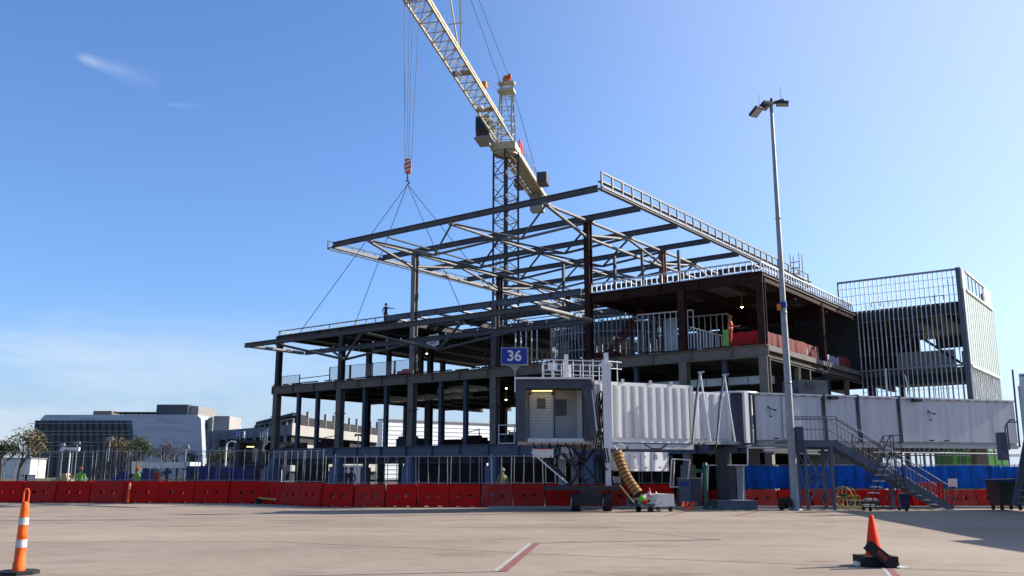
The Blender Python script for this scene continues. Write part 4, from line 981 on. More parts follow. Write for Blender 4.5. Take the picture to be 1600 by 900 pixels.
# door, window and lamp in the cab
dy = 39.6
dr = MB().span(.82, 1.72, dy-.05, dy, 2.92, 4.82).build('roller_door', m_white, cabo, True)
mb = MB()
for k in range(15): mb.span(.84, 1.70, dy-.062, dy-.05, 2.96+k*.124, 2.985+k*.124)
mb.build('door_slat', m_cabg, dr, True)
MB().span(1.08, 1.45, dy-.07, dy-.063, 4.22, 4.66).build('door_window', m_glassd, dr, True)
mb = MB()
for k in range(4): mb.span(1.08+.09*k+.03, 1.08+.09*k+.045, dy-.078, dy-.071, 4.22, 4.66)
mb.span(1.08, 1.45, dy-.078, dy-.071, 4.43, 4.445); mb.build('window_bar', m_cabg, dr, True)
MB().span(.74, .82, dy-.09, dy, 2.9, 4.9).span(1.72, 1.80, dy-.09, dy, 2.9, 4.9).span(.74, 1.8, dy-.09, dy, 4.82, 4.9).build('door_frame', m_whiteg, cabo, True)
MB().span(1.80, 1.84, dy-.1, dy, 2.9, 5.0).build('door_edge', m_dark, cabo, True)
MB().span(.86, 1.72, dy-.5, dy-.38, 4.94, 5.0).build('ceiling_lamp', m_lamp, cabo, True)
MB().span(1.88, 2.36, dy-.03, dy-.005, 3.92, 4.62).build('cab_window', m_glassd, cabo, True)
MB().span(2.42, 2.62, dy-.06, dy, 3.2, 3.6).build('control_box', m_cabg, cabo, True)
# side white wall of cab towards tunnel
MB().span(3.22, 4.0, 38.55, 40.4, 2.75, 5.3).build('cab_side_panel', m_white, jb, True)
mb = MB().span(3.2, 4.02, 38.5, 38.56, 5.05, 5.35); mb.build('cab_side_trim', m_white, jb, True)
# lift column, cross beam and wheels
LC = atY(950, 700, 38.0).x
mb = MB().span(LC-.17, LC+.17, 37.85, 38.2, 2.5, 6.05); mb.span(LC-.24, LC+.24, 37.8, 38.25, 5.9, 6.0); mb.span(LC-.09, LC+.09, 37.95, 38.15, 6.05, 6.45); mb.span(LC-.12, LC+.10, 37.9, 38.2, .9, 2.5)
lc = mb.build('lift_column', m_white, jb, True)
mb = MB().span(LC-1.35, LC-1.05, 40.6, 40.9, 1.0, 2.7).span(1.95, 2.25, 38.9, 39.2, 1.0, 2.7).build('lift_column', m_galvd, jb, True)
MB().span(1.3, LC+.35, 37.3, 38.6, .82, .98).span(2.75, 3.55, 37.3, 37.5, .6, .8).build('bogie_beam', m_dark, jb, True)
for xx in (2.55, 3.82):
    w_ = MB().tube((xx-.16, 37.45, .36), (xx+.16, 37.45, .36), .36, 24).build('wheel', m_rubber, jb, True)
    MB().tube((xx-.18, 37.45, .36), (xx+.18, 37.45, .36), .17, 16).build('rim', m_white, w_, True)
MB().span(2.75, 3.6, 37.35, 37.6, .25, .62).bar((2.6, 37.3, .9), (2.9, 37.3, .65), .1, .05).build('axle', m_dark, jb, True)
mb = MB()
for a, b in (((.95, 38.4, 2.55), (2.3, 37.9, 1.0)), ((2.45, 38.5, 2.6), (3.6, 38.2, 1.0)), ((3.5, 38.5, 2.6), (2.4, 38.2, 1.0)), ((1.2, 38.4, 2.5), (2.2, 38.6, 1.3))): mb.bar(a, b, .08, .08)
for k in range(7): mb.bar((2.1+.13*k, 38.0, 2.2-.17*k), (2.45+.13*k, 38.0, 2.3-.17*k), .22, .04)
mb.bar((2.1, 37.9, 2.3), (3.1, 37.9, 1.0), .04, .1); mb.build('bogie_strut', m_dark, jb, True)
mb = MB().bar((.8, 38.2, 2.35), (2.25, 37.8, 1.1), .05, .05); mb.build('cable_chain', m_white, jb, True)
mb = MB()
for i in range(7):
    x = .9+i*.33; MB().path([(x, 38.3, 2.7), (x+random.uniform(.02, .2), 38.2, random.uniform(1.9, 2.4)), (x+random.uniform(.25, .6), 38.25, random.uniform(1.7, 2.3)), (x+random.uniform(.4, .9), 38.3, 2.65)], .03, 5).build('cable', m_rubber, jb, True)
for (xa, za) in ((3.58, 4.75), (3.68, 4.85), (3.78, 4.7)):
    mb = MB().path([(xa-.1, 38.1, za-.5), (xa-.04, 38.0, za-.1), (xa+.02, 37.98, za), (xa+.08, 38.0, za-.1), (xa+.04, 38.0, 3.4), (xa-.16, 37.9, 2.5), (xa-.05, 37.9, 1.8), (xa+.15, 37.9, 1.6)], .028, 6)
    mb.path([(xa-.1, 38.1, za-.5), (xa-.02, 38.0, 3.4), (xa+.1, 37.9, 2.6), (xa+.2, 37.9, 1.9)], .028, 6); mb.build('cable', m_rubber, jb, True)
MB().path([(8.1, 40.0, 2.8), (8.3, 39.9, 2.35), (8.6, 39.9, 2.25), (8.85, 40, 2.6), (8.9, 40.1, 2.9)], .035, 6).build('cable', m_rubber, jb, True)
MB().path([(5.6, 39.0, 2.7), (5.9, 38.95, 2.5), (6.3, 39.1, 2.5), (6.6, 39.2, 2.7)], .03, 6).build('cable', m_rubber, jb, True)
# white gear boxes under the cab
MB().span(.86, 1.72, 38.2, 38.9, 2.12, 2.5).build('gear_box', m_offw, jb, True)
MB().span(.9, 1.68, 38.19, 38.2, 2.46, 2.5).build('gear_box_stripe', m_netr, jb, True)
MB().span(2.0, 2.55, 38.5, 39.0, 2.05, 2.55).build('gear_box', m_white, jb, True)
MB().span(LC+.2, LC+.5, 37.9, 38.2, 1.1, 1.35).build('drive_lamp', m_galvd, jb, True)
# rooftop railing and gear on the cab
mb = MB()
xs = [1.35+i*.42 for i in range(7)]
for y_ in (38.7, 40.3):
    for i, x in enumerate(xs): mb.tube((x, y_, 5.35), (x, y_, 6.25), .022, 6)
    for z in (5.8, 6.25): mb.tube((xs[0], y_, z), (xs[-1]+.3, y_, z-.08), .022, 6)
for z in (5.8, 6.25): mb.tube((xs[0], 38.7, z), (xs[0], 40.3, z), .022, 6)
for z in (5.85, 6.15): mb.tube((3.9, 38.3, z), (4.7, 38.9, z), .02, 6)
mb.tube((4.5, 38.8, 5.3), (4.5, 38.8, 6.2), .022, 6)
mb.build('roof_rail', m_galv, jb, True)
mb = MB().span(1.55, 1.95, 39, 39.3, 5.85, 6.15).span(2.25, 2.42, 38.9, 39.1, 5.4, 6.5).span(2.35, 2.55, 39.1, 39.4, 5.4, 6.05); mb.build('roof_beacon', m_white, jb, True)
# gate sign 36
sg = MB().span(-.47, .69, 37.9, 38.15, 5.93, 6.67).build('sign_box', m_galvd, jb, True)
MB().span(-.43, .62, 37.88, 37.9, 5.97, 6.63).build('sign_face', m_signb, sg, True)
MB().prism([(-.1, 37.98, 5.93), (.35, 37.98, 5.93), (.16, 37.98, 5.68), (.09, 37.98, 5.68)], (0, 1, 0), .08).span(.1, .15, 38.0, 38.06, 5.4, 5.7).build('sign_bracket', m_galvd, sg, True)
text_part('sign_number', '36', .62, Matrix.Translation((.095, 37.872, 6.29)) @ Matrix.Rotation(PI/2, 4, 'X'), m_signw, sg, .006, .012)
# hose hangers: tall inverted V tubes in front of the inner tunnel
for xt, yt in ((1093, 583), (1131, 587)):
    P = atY(xt, yt, 39.9); q = atY(xt-11, 690, 39.9); r = atY(xt+17, 690, 39.9); mb = MB()
    mb.tube(P, q, .045, 8); mb.tube(P+Vector((.02, 0, 0)), r, .045, 8); mb.tube(P+Vector((-.02, 0, .02)), P+Vector((.22, 0, .07)), .03, 6); mb.box(P+Vector((.02, 0, 0)), (.16, .1, .12)); mb.bar((P+r)/2, (P+r)/2+Vector((-.12, .02, -.1)), .04, .04)
    mb.bar(q, (q.x, 40.9, q.z), .04, .04); mb.bar(r, (r.x, 40.9, r.z), .04, .04)
    h_ = mb.build('cable_hanger', m_galv, jb, True)
    MB().path([P+Vector((-.05, -.05, 0)), P.lerp(q, .5)+Vector((-.07, -.05, 0)), q+Vector((-.04, -.05, -.1))], .022, 6).build('hanging_cable', m_rubber, h_, True)
# fixed walkway
wk = thing('fixed_walkway', 'long pale grey enclosed passenger walkway running right from the jet bridge on pillars', 'walkway', (18, 44.8, 0))
k0, k1 = Vector((10.95, 42.0, 0)), Vector((25.9, 47.05, 0)); kd = (k1-k0).normalized(); kn = Vector((-kd.y, kd.x, 0)); kl = (k1-k0).length
def K(s, o, z): return k0+kd*s+kn*o+Vector((0, 0, z))
segs = [(0, 4.0), (4.16, 5.95), (6.13, 8.38), (8.56, kl)]
for i, (s0, s1) in enumerate(segs):
    mb = MB().bar(K(s0, 1.3, 4.05), K(s1, 1.3, 4.05), 2.4, 2.14)
    sgm = mb.build('wall_panel', m_whiteg, wk, True)
    mb = MB(); n = int((s1-s0)/1.24)
    for j in range(n+1): s = s0+(s1-s0)*j/max(n, 1); mb.bar(K(s, .097, 3.0), K(s, .097, 5.1), .008, .014, up=kd)
    mb.bar(K(s0, .08, 5.1), K(s1, .08, 5.1), .14, .09)
    mb.build('panel_seam', m_whiteg, sgm, True)
    mb = MB()
    j = s0+.3
    while j < s1-.4: mb.bar(K(j, .005, 5.055), K(j+.3, .005, 5.055), .014, .03); j += .62
    mb.build('roof_clip', m_dark, sgm, True)
for s in (4.08, 6.04, 8.47): MB().bar(K(s, 0.9, 2.92), K(s-.02, .9, 5.2), 1.7, .17, up=kd).build('expansion_joint', m_dark, wk, True)
MB().bar(K(0, 1.3, 2.9), K(kl, 1.3, 2.9), 2.3, .14).bar(K(0, .2, 2.76), K(kl, .2, 2.76), .2, .16).build('floor_beam', m_galvd, wk, True)
MB().tube(K(6.5, -.2, 2.45), K(kl, -.2, 2.42), .035, 6).tube(K(0.5, -.1, 2.5), K(4, -.1, 2.52), .03, 6).build('service_pipe', m_galvd, wk, True)
MB().bar(K(.0, .02, 3.0), K(.0, .02, 5.12), .1, .1, up=kd).build('end_trim', m_galvd, wk, True)
wd = MB().bar(K(1.75, .06, 4.0), K(2.72, .06, 4.0), .06, 1.9).build('service_door', m_whiteg, wk, True)
MB().bar(K(2.0, .02, 4.45), K(2.32, .02, 4.45), .02, .36).build('door_window', m_glassd, wd, True)
for s in (1.0, 7.7):
    mb = MB().prism([K(s-.28, .1, 2.86), K(s+.28, .1, 2.86), K(s+.17, .1, 2.42), K(s-.17, .1, 2.42)], kn, .3); mb.build('support_bracket', m_whiteg, wk, True)
mb = MB().bar(K(1.0, 1.5, 0), K(1.0, 1.5, 2.8), .5, .5).build('pillar', m_conc, wk, True)
for s, zt in ((6.95, 2.8), (7.9, 2.8), (14.5, 2.8)): MB().bar(K(s, 1.4, 0), K(s, 1.4, zt), .55, .6).build('pillar', m_conc, wk, True)
for s, z in ((1.3, 3.0), (10.2, 3.0), (11.1, 3.0)):
    MB().box(K(s, -.03, z+.05), (.2, .1, .06)).build('drain_box', m_dark, wk, True)
for s, z in ((.9, 4.45), (10.1, 4.45)):
    mb = MB().bar(K(s, -.04, z), K(s+.35, -.04, z-.08), .04, .04).box(K(s+.02, -.05, z+.02), (.08, .08, .08)).box(K(s+.4, -.05, z-.1), (.1, .1, .06)).bar(K(s+.12, -.02, z), K(s+.12, -.02, z-.4), .015, .015).box(K(s+.15, -.03, z-.4), (.12, .06, .05)); mb.build('camera_arm', m_dark, wk, True)
for s in (4.45, 9.35):
    mb = MB().box(K(s, -.18, 4.98), (.42, .3, .14), rz=.3); mb.bar(K(s-.1, .1, 5.15), K(s-.1, -.12, 5.05), .04, .04); mb.build('flood_lamp', m_dark, wk, True)
# roof unit
ru = MB().bar(K(3.1, 1.2, 5.55), K(4.75, 1.2, 5.55), 1.3, .66).build('roof_unit', m_slate, wk, True)
MB().bar(K(3.5, .54, 5.6), K(4.0, .54, 5.6), .02, .36).build('vent_grille', m_dark, ru, True)
MB().bar(K(3.2, .9, 5.17), K(4.7, .9, 5.17), .3, .1).box(K(2.7, .8, 5.32), (.3, .3, .35)).build('unit_base', m_galvd, ru, True)
MB().bar(K(9.5, .4, 5.15), K(9.3, .4, 6.3), .05, .05).bar(K(8.3, .6, 5.15), K(8.3, .6, 6.6), .06, .06).build('roof_mast', m_galv, wk, True)
# air unit slung under the outer tunnel
ac = thing('air_unit', 'white boxy air conditioning unit slung under the ribbed jet bridge tunnel', 'air conditioner', (5.7, 39.2, 1.5))
A0 = atY(980, 735, 38.7); A1 = atY(1045, 737, 39.3); ad = Vector((A1.x-A0.x, A1.y-A0.y, 0)).normalized(); an_ = Vector((-ad.y, ad.x, 0)); az0, az1 = 1.57, 2.36
def A(s, o, z): return Vector((A0.x, A0.y, 0))+ad*s+an_*o+Vector((0, 0, z))
al_ = (Vector((A1.x, A1.y, 0))-Vector((A0.x, A0.y, 0))).length
MB().bar(A(0, .5, (az0+az1)/2), A(al_, .5, (az0+az1)/2), 1.0, az1-az0).build('housing', m_white, ac, True)
mb = MB()
for s in (.02, .55, 1.05, al_-.03): mb.bar(A(s, -.004, az0+.02), A(s, -.004, az1-.02), .012, .015, up=ad)
mb.build('panel_seam', m_slate, ac, True)
mb = MB()
for s, z in ((.28, 2.15), (.28, 1.72), (.82, 1.72), (1.5, 1.74)): mb.bar(A(s-.06, -.008, z), A(s+.06, -.008, z), .012, .03)
mb.build('warning_label', m_netr, ac, True)
MB().bar(A(-.3, .5, az0+.4), A(0, .5, az0+.4), .9, .7).build('end_housing', m_offw, ac, True)
text_part('unit_number', '32', .24, Matrix.Translation(A(1.28, -.008, 2.15)) @ Matrix.Rotation(math.atan2(ad.y, ad.x), 4, 'Z') @ Matrix.Rotation(PI/2, 4, 'X'), m_slate, ac, .004, 0)
MB().bar(A(.3, .5, az1), A(.3, .5, 2.6), .08, .08).bar(A(1.5, .5, az1), A(1.5, .5, 2.6), .08, .08).build('hanger', m_slate, ac, True)
# yellow hose
H0 = atY(964, 706, 37.6); H1 = atY(998, 772, 36.9)
ho = thing('air_hose', 'fat orange yellow ringed air hose slanting down from the jet bridge to the cart', 'hose', (H1.x, H1.y, H1.z-.2))
pts = [H0.lerp(H1, i/12)+Vector((-.10*math.sin(i/12*PI), 0, -.05*math.sin(i/12*PI))) for i in range(13)]
mb = MB().path(pts, .20, 14); mb.build('sleeve', m_hose, ho, True)
mb = MB()
for i in range(1, 13):
    d = (pts[i]-pts[i-1]).normalized(); mb.tube(pts[i]-d*.016, pts[i]+d*.016, .215, 14)
mb.build('ring', m_rust, ho, True)
MB().path([H0+Vector((-.1, 0, .25)), H0+Vector((.05, -.05, 0)), H0+Vector((.3, -.1, .2)), H0+Vector((.1, 0, .35))], .025, 6).build('tie_strap', m_signw, ho, True)
# hose cart
C0 = gnd(978, 797); C1 = gnd(1041, 797); cy_ = 37.0
n0_ = None
ct = thing('hose_cart', 'low flat grey cart with white end box under the yellow hose', 'cart', ((C0.x+C1.x)/2, cy_, 0))
mb = MB().span(C0.x, C1.x-.9, cy_-.4, cy_+.5, .22, .3).span(C0.x, C0.x+1, cy_+.42, cy_+.5, .3, .55); mb.build('deck', m_slate, ct, True)
MB().prism([(C1.x-1.0, cy_-.4, .2), (C1.x, cy_-.4, .2), (C1.x, cy_-.4, .68), (C1.x-.72, cy_-.4, .68)], (0, 1, 0), .9).build('end_box', m_offw, ct, True)
for x in (C0.x+.5, C1.x-1.1, C1.x-.15):
    for y in (cy_-.36, cy_+.42): MB().tube((x, y, .1), (x, y+.05, .1), .1, 14).build('caster', m_rubber, ct, True)
MB().bar((C0.x, cy_, .35), (C0.x-.75, cy_-.1, 1.05), .05, .05).build('tow_handle', m_tanp, ct, True)
mb = MB()
for i in range(26):
    x = C0.x+.35+random.random()*.85; y = cy_+random.uniform(-.3, .3); z = .34+random.random()*.32; mb.bar((x, y, z), (x+random.uniform(-.3, .3), y+random.uniform(-.2, .2), z+random.uniform(-.12, .12)), .05, .05)
mb.box((C0.x+.8, cy_, .33), (1.0, .5, .05)); mb.thing('strap_bundle', m_offw, 'tangled pale straps heaped on the flat cart', 'straps', (C0.x+.8, cy_, .3))
mb = MB().lathe([(.001, .17), (.1, .12), (.14, 0), (.1, -.1), (.001, -.14)], (C0.x+.42, cy_-.25, .46), 12)
mb.thing('green_bag', m_vestg, 'small lime green bag on the left of the flat cart', 'bag', (C0.x+.42, cy_-.25, .3))
mb = MB().lathe([(.001, .1), (.12, .08), (.15, 0), (.1, -.06), (.001, -.07)], (C1.x-1.15, cy_-.25, .38), 12)
mb.thing('red_light', m_coneR, 'small bright red lamp on the cart beside the white box', 'lamp', (C1.x-1.15, cy_-.25, .3))
def cone(loc, h, m, label, name='traffic_cone', band=False, bs=.36, group=None):
    t = thing(name, label, 'traffic cone', loc, 0, group)
    MB().lathe([(h*.19, .03), (h*.05, h), (.001, h)], (0, 0, 0), 20).build('cone_body', m, t)
    MB().span(-bs/2, bs/2, -bs/2, bs/2, 0, .035).build('base', m, t)
    if band: MB().lathe([(h*.115+.004, h*.55), (h*.08+.004, h*.76)], (0, 0, 0), 20).build('reflective_band', m_reflect, t)
    return t
cone((C1.x-.88, cy_+.1, .3), .62, m_netr, 'small dark red cone with pale band standing on the hose cart', band=True)

ct.rotation_euler = (0, 0, .5); ac.rotation_euler = (0, 0, .26); ac.scale = (1.12, 1, 1)
# ------------------------------------------------------------------ service stairs
st = thing('service_stairs', 'grey blue steel service stairs climbing to the walkway door', 'stairs', (15.5, 39.4, 0))
sx0, sx1, sy0, sy1, zl = 11.95, 13.75, 38.9, 40.0, 2.86
xf = 18.35
MB().span(sx0, sx1, sy0, 41.9, zl-.06, zl).build('landing', m_stair, st, True)
mb = MB().span(sx0, sx1, sy0-.03, sy0+.03, zl-.28, zl-.06).span(sx0, sx1, sy1-.03, sy1+.03, zl-.28, zl-.06)
mb.build('landing_beam', m_stair, st, True)
n = 16; rise = zl/n; run_ = (xf-sx1)/n
for y in (sy0, sy1): MB().bar((sx1-.1, y, zl-.17), (xf, y, .02), .05, .28).build('stringer', m_stair, st, True)
mb = MB()
for i in range(n): mb.span(sx1+i*run_, sx1+i*run_+.27, sy0+.03, sy1-.03, zl-(i+1)*rise-.02, zl-(i+1)*rise+.02)
mb.build('tread', m_galvd, st, True)
for y in (sy0+.02, sy1-.02):
    for x in (12.35, 13.45): MB().bar((x, y, 0), (x, y, zl-.28), .11, .11).build('leg', m_stair, st, True)
    MB().bar((12.35, y, .15), (13.45, y, 2.4), .05, .07).bar((13.45, y, .15), (12.35, y, 2.4), .05, .07).build('brace', m_stair, st, True)
MB().bar((12.35, sy0, .2), (12.35, sy1, 2.3), .05, .07).bar((13.45, sy1, .2), (13.45, sy0, 2.3), .05, .07).build('brace', m_stair, st, True)
mb = MB()
for y in (sy0-.02, sy1+.02):
    for h in (.98, .86 if y < 39 else .5):
        mb.tube((sx0, y, zl+h), (sx1, y, zl+h), .022, 6); mb.tube((sx1, y, zl+h), (xf-.1, y, h), .022, 6)
    for i in range(11): mb.tube((sx0+i*.18, y, zl), (sx0+i*.18, y, zl+.98), .009, 4)
    for i in range(31):
        x = sx1+(xf-sx1)*i/31; z = zl*(1-i/31); mb.tube((x, y, z), (x, y, z+.98), .009, 4)
    for i in range(5):
        x = sx1+(xf-sx1)*i/4.3; z = zl*(1-i/4.3); mb.tube((x, y, z-.05), (x, y, z+.98), .022, 6)
mb.tube((sx0, sy0, zl+.98), (sx0, sy1, zl+.98), .022, 6); mb.tube((sx0, sy0, zl+.5), (sx0, sy1, zl+.5), .022, 6)
mb.tube((xf, sy0, 0), (xf+.25, sy0, .9), .022, 6); mb.tube((xf+.25, sy0, .9), (xf-.1, sy0, 1.0), .022, 6)
mb.build('hand_rail', m_stair, st, True)
MB().bar((16.1, 39.45, 0), (16.1, 39.45, 1.3), .14, .14).build('leg', m_stair, st, True)
# rolling ladder
rl = thing('rolling_ladder', 'tall silver rolling warehouse ladder in front of the grey stairs', 'ladder', (15.2, 37.6, 0))
rx0, rx1 = 14.25, 15.75; ry0, ry1 = 37.3, 38.0
mb = MB(); ns = 9
for i in range(ns):
    x = rx0+.12*i; z = .22+i*.235; mb.span(x, x+.26, ry0, ry1, z, z+.035)
mb.span(rx0+.12*ns, rx1, ry0, ry1, 2.34, 2.38); mb.build('step', m_galv, rl, True)
mb = MB()
for y in (ry0, ry1):
    mb.tube((rx0, y, .1), (rx0+.12*ns, y, 2.34), .025, 6); mb.tube((rx1, y, .1), (rx1-.02, y, 3.0), .025, 6); mb.tube((rx0+.12*ns, y, 2.0), (rx0+.12*ns, y, 3.0), .02, 6)
    mb.tube((rx0+.1, y, 1.15), (rx0+.12*ns, y, 3.0), .02, 6); mb.tube((rx0+.12*ns, y, 3.0), (rx1, y, 3.0), .02, 6); mb.tube((rx0, y, .12), (rx1, y, .12), .025, 6)
    mb.tube((rx0+.5, y, .12), (rx1, y, 1.2), .02, 6); mb.tube((rx1, y, 1.3), (rx0+.9, y, 1.9), .02, 6)
for z in (.12, 1.2, 2.3): mb.tube((rx1, ry0, z), (rx1, ry1, z), .02, 6)
mb.build('frame', m_dark, rl, True)
for x in (rx0+.05, rx1):
    for y in (ry0, ry1): MB().tube((x, y-.02, .07), (x, y+.02, .07), .07, 12).build('caster', m_rubber, rl, True)

# ------------------------------------------------------------------ light pole
PB = gnd(1243, 797); PB.z = 0; PH = 17.75
lp = thing('light_pole', 'very tall galvanised apron light pole with three flood lamps in front of the walkway', 'light pole', tuple(PB))
MB().lathe([(.001, 0), (.28, 0), (.28, .04), (.175, .05), (.17, 1.2), (.15, 5), (.115, 10), (.075, PH-.6), (.07, PH)], (0, 0, 0), 20).build('pole', m_galvd, lp)
MB().span(-.09, .09, -.28, -.16, .0, 2.6).build('conduit_box', m_galvd, lp) if False else None
MB().span(.2, .5, -.1, .1, 2.3, 3.4).bar((.18, 0, 2.9), (.3, 0, 2.9), .1, .1).build('junction_box', m_slate, lp)
hdp = MB().bar((-.75, -.25, PH-.28), (.62, .2, PH+.32), .09, .12).bar((-.45, -.2, PH-.2), (.0, 0, PH+.05), .3, .14).build('cross_arm', m_dark, lp)
def flood(c, rz, rx, m=m_dark):
    o = MB().box(c, (.42, .55, .13), rz=rz, rx=rx).build('flood_lamp', m, lp)
    M = Matrix.Translation(c) @ Matrix.Rotation(rz, 4, 'Z') @ Matrix.Rotation(rx, 4, 'X')
    mb = MB().box((0, 0, -.07), (.36, .48, .02)); mb.v = [M @ v for v in mb.v]; mb.build('lens', m_cabg, o)
flood((-.78, -.3, PH-.45), .5, -.5); flood((.55, .15, PH+.12), 1.3, .12); flood((-.3, -.05, PH-.06), .3, -.25)
MB().tube((-.6, -.2, PH-.1), (-.6, -.2, PH+.4), .01, 4).tube((.5, .16, PH+.3), (.5, .16, PH+.95), .01, 4).build('spike', m_dark, lp)
MB().lathe([(.001, .14), (.06, .1), (.07, 0), (.05, -.02)], (.02, 0, PH+.2), 10).build('beacon', m_netr, lp)
MB().span(-.28, -.14, -.15, .0, 8.35, 8.6).build('beacon', m_vesto, lp)
MB().lathe([(.155, 8.45), (.155, 8.7)], (0, 0, 0), 16).build('blue_band', m_signb, lp)
for z in (8.2, 5.2, 12.4): MB().lathe([(.16-.004*z, z), (.19-.006*z, z), (.19-.006*z, z+.08), (.14-.002*z, z+.09)], (0, 0, 0), 16).build('pole_collar', m_galvd, lp)

# ------------------------------------------------------------------ things along the kerb
def reel():
    c = gnd(1322, 795); c.z = 0; t = thing('cable_reel', 'faded yellow cable reel stand with round spoked drum by the stairs', 'cable reel', tuple(c))
    R_ = .42; mb = MB()
    for y in (-.25, .25):
        pts = [(R_*math.cos(i*PI/12)-.03, y, .5+R_*math.sin(i*PI/12)) for i in range(25)]; mb.path(pts, .022, 6)
        for i in range(4): mb.tube((-.03, y, .5), (-.03+R_*math.cos(i*PI/2), y, .5+R_*math.sin(i*PI/2)), .018, 5)
    mb.tube((-.03, -.25, .5), (-.03, .25, .5), .03, 8); mb.build('drum', m_tanp, t)
    mb = MB()
    for y in (-.3, .3): mb.path([(-.45, y, .03), (.5, y, .03), (.5, y, .55), (0, y, .55)], .025, 6); mb.tube((-.45, y, .03), (-.05, y, .5), .02, 6)
    mb.tube((-.45, -.3, .03), (-.45, .3, .03), .02, 6); mb.tube((.5, -.3, .03), (.5, .3, .03), .02, 6); mb.build('stand', m_yellow, t)
    MB().tube((-.03, -.22, .5), (-.03, .22, .5), .12, 12).build('cable_coil', m_green, t)
reel()
def cabinet(x0, x1, yt, yb, Y, m, lab, cat='electrical cabinet', name='electrical_cabinet', d=.5):
    P = atY(x0, yb, Y); Q = atY(x1, yt, Y); t = thing(name, lab, cat, ((P.x+Q.x)/2, Y+d/2, 0))
    MB().span(P.x, Q.x, Y, Y+d, .12, Q.z).build('housing', m, t, True)
    MB().span(P.x+.04, Q.x-.04, Y-.015, Y, .2, Q.z-.06).build('door', m, t, True)
    MB().span(P.x-.03, Q.x+.03, Y-.04, Y+d+.03, Q.z, Q.z+.04).build('lid', m_galvd, t, True)
    MB().span(P.x+.02, Q.x-.02, Y+.03, Y+d-.03, 0, .12).build('plinth', m_dark, t, True)
    return t, P, Q
t, P, Q = cabinet(1062, 1079, 748, 783, 40.3, m_beam_blue, 'pale blue grey electrical cabinet right of the hose cart')
MB().span(P.x+.08, Q.x-.1, 40.27, 40.285, Q.z-.32, Q.z-.12).build('blue_sign', m_signb, t, True)
cabinet(1080, 1096, 748, 783, 40.35, m_slate, 'dark grey electrical cabinet between the pale cabinet and the green pipe')
cabinet(1136, 1150, 728, 783, 40.9, m_slate, 'tall grey cabinet behind the jet bridge pedestal')
cabinet(1150, 1163, 730, 750, 40.9, m_galvd, 'small pale grey control cabinet on the rail behind the pedestal')
cabinet(1330, 1372, 783, 797, 40.6, m_slate, 'low grey utility box between the reel and the rolling ladder')
cabinet(1411, 1421, 772, 797, 39.9, m_bluec, 'narrow blue drum box under the grey stairs', 'utility box', 'utility_box', .35)
gp = gnd(1104, 796); gp.z = 0
t = thing('green_standpipe', 'dark green standpipe with side outlet beside the grey cabinets', 'standpipe', tuple(gp))
MB().tube((0, 0, 0), (0, 0, 1.75), .09, 12).tube((0, 0, 0), (0, 0, .05), .16, 12).build('riser', m_green, t)
MB().tube((0, 0, 1.55), (-.38, 0, 1.6), .07, 10).tube((-.38, 0, 1.6), (-.38, 0, 1.5), .09, 10).lathe([(.001, 1.95), (.1, 1.9), (.12, 1.75), (.09, 1.7)], (0, 0, 0), 12).build('outlet', m_green, t)
def pipeframe(pts, lab, Y):
    c = atY(pts[0], 796, Y); t = thing('pipe_rail', lab, 'pipe rail', (c.x, Y, 0), 0, 'pipe rails along the kerb'); mb = MB()
    for poly in pts[1]: mb.path([atY(x, y, Y) for x, y in poly], .028, 6)
    mb.build('pipes', m_galv, t, True)
pipeframe((1050, [[(1050, 717), (1047, 761), (1060, 761)], [(1050, 717), (1078, 719), (1075, 749)], [(1054, 717), (1052, 760)]]), 'bent white pipe rail left of the pale cabinet', 40.1)
pipeframe((1108, [[(1105, 781), (1107, 727), (1168, 727), (1168, 700), (1245, 700)], [(1126, 783), (1126, 727)], [(1161, 783), (1162, 728)], [(1096, 783), (1097, 735)]]), 'long stepped pipe rail behind the jet bridge pedestal', 40.4)
MB_ = MB(); P = gnd(1228, 797)
for i in range(14): MB_.lathe([(.001, .16), (.12, .1), (.15, 0), (.1, -.1), (.001, -.12)], (P.x+random.uniform(-.22, .22), P.y+random.uniform(-.1, .2), .13+random.uniform(0, .25)), 8, Matrix.Rotation(random.uniform(-1, 1), 4, 'X'))
MB_.thing('rubbish_bag', m_rubber, 'crumpled black bag lying against the foot of the light pole', 'bag', (P.x, P.y, 0))
def junk(x, Y, m, lab, name, cat, n=12, s=.3):
    P = atY(x, 796, Y); mb = MB()
    for i in range(n): a = Vector((P.x+random.uniform(-s, s), Y+random.uniform(-.15, .15), .06+random.random()*s*.9)); mb.bar(a, a+Vector((random.uniform(-.25, .25), random.uniform(-.15, .15), random.uniform(-.18, .18))).to_3d(), .06, .05)
    mb.thing(name, m, lab, cat, (P.x, Y, 0))
junk(1078, 38.6, m_orange, 'small heap of orange bits on the ground below the pale cabinet', 'cable_heap', 'heap')
junk(1163, 39.0, m_tanp, 'small tan tangle of fittings right of the pedestal base', 'fitting_heap', 'heap', 10, .26)
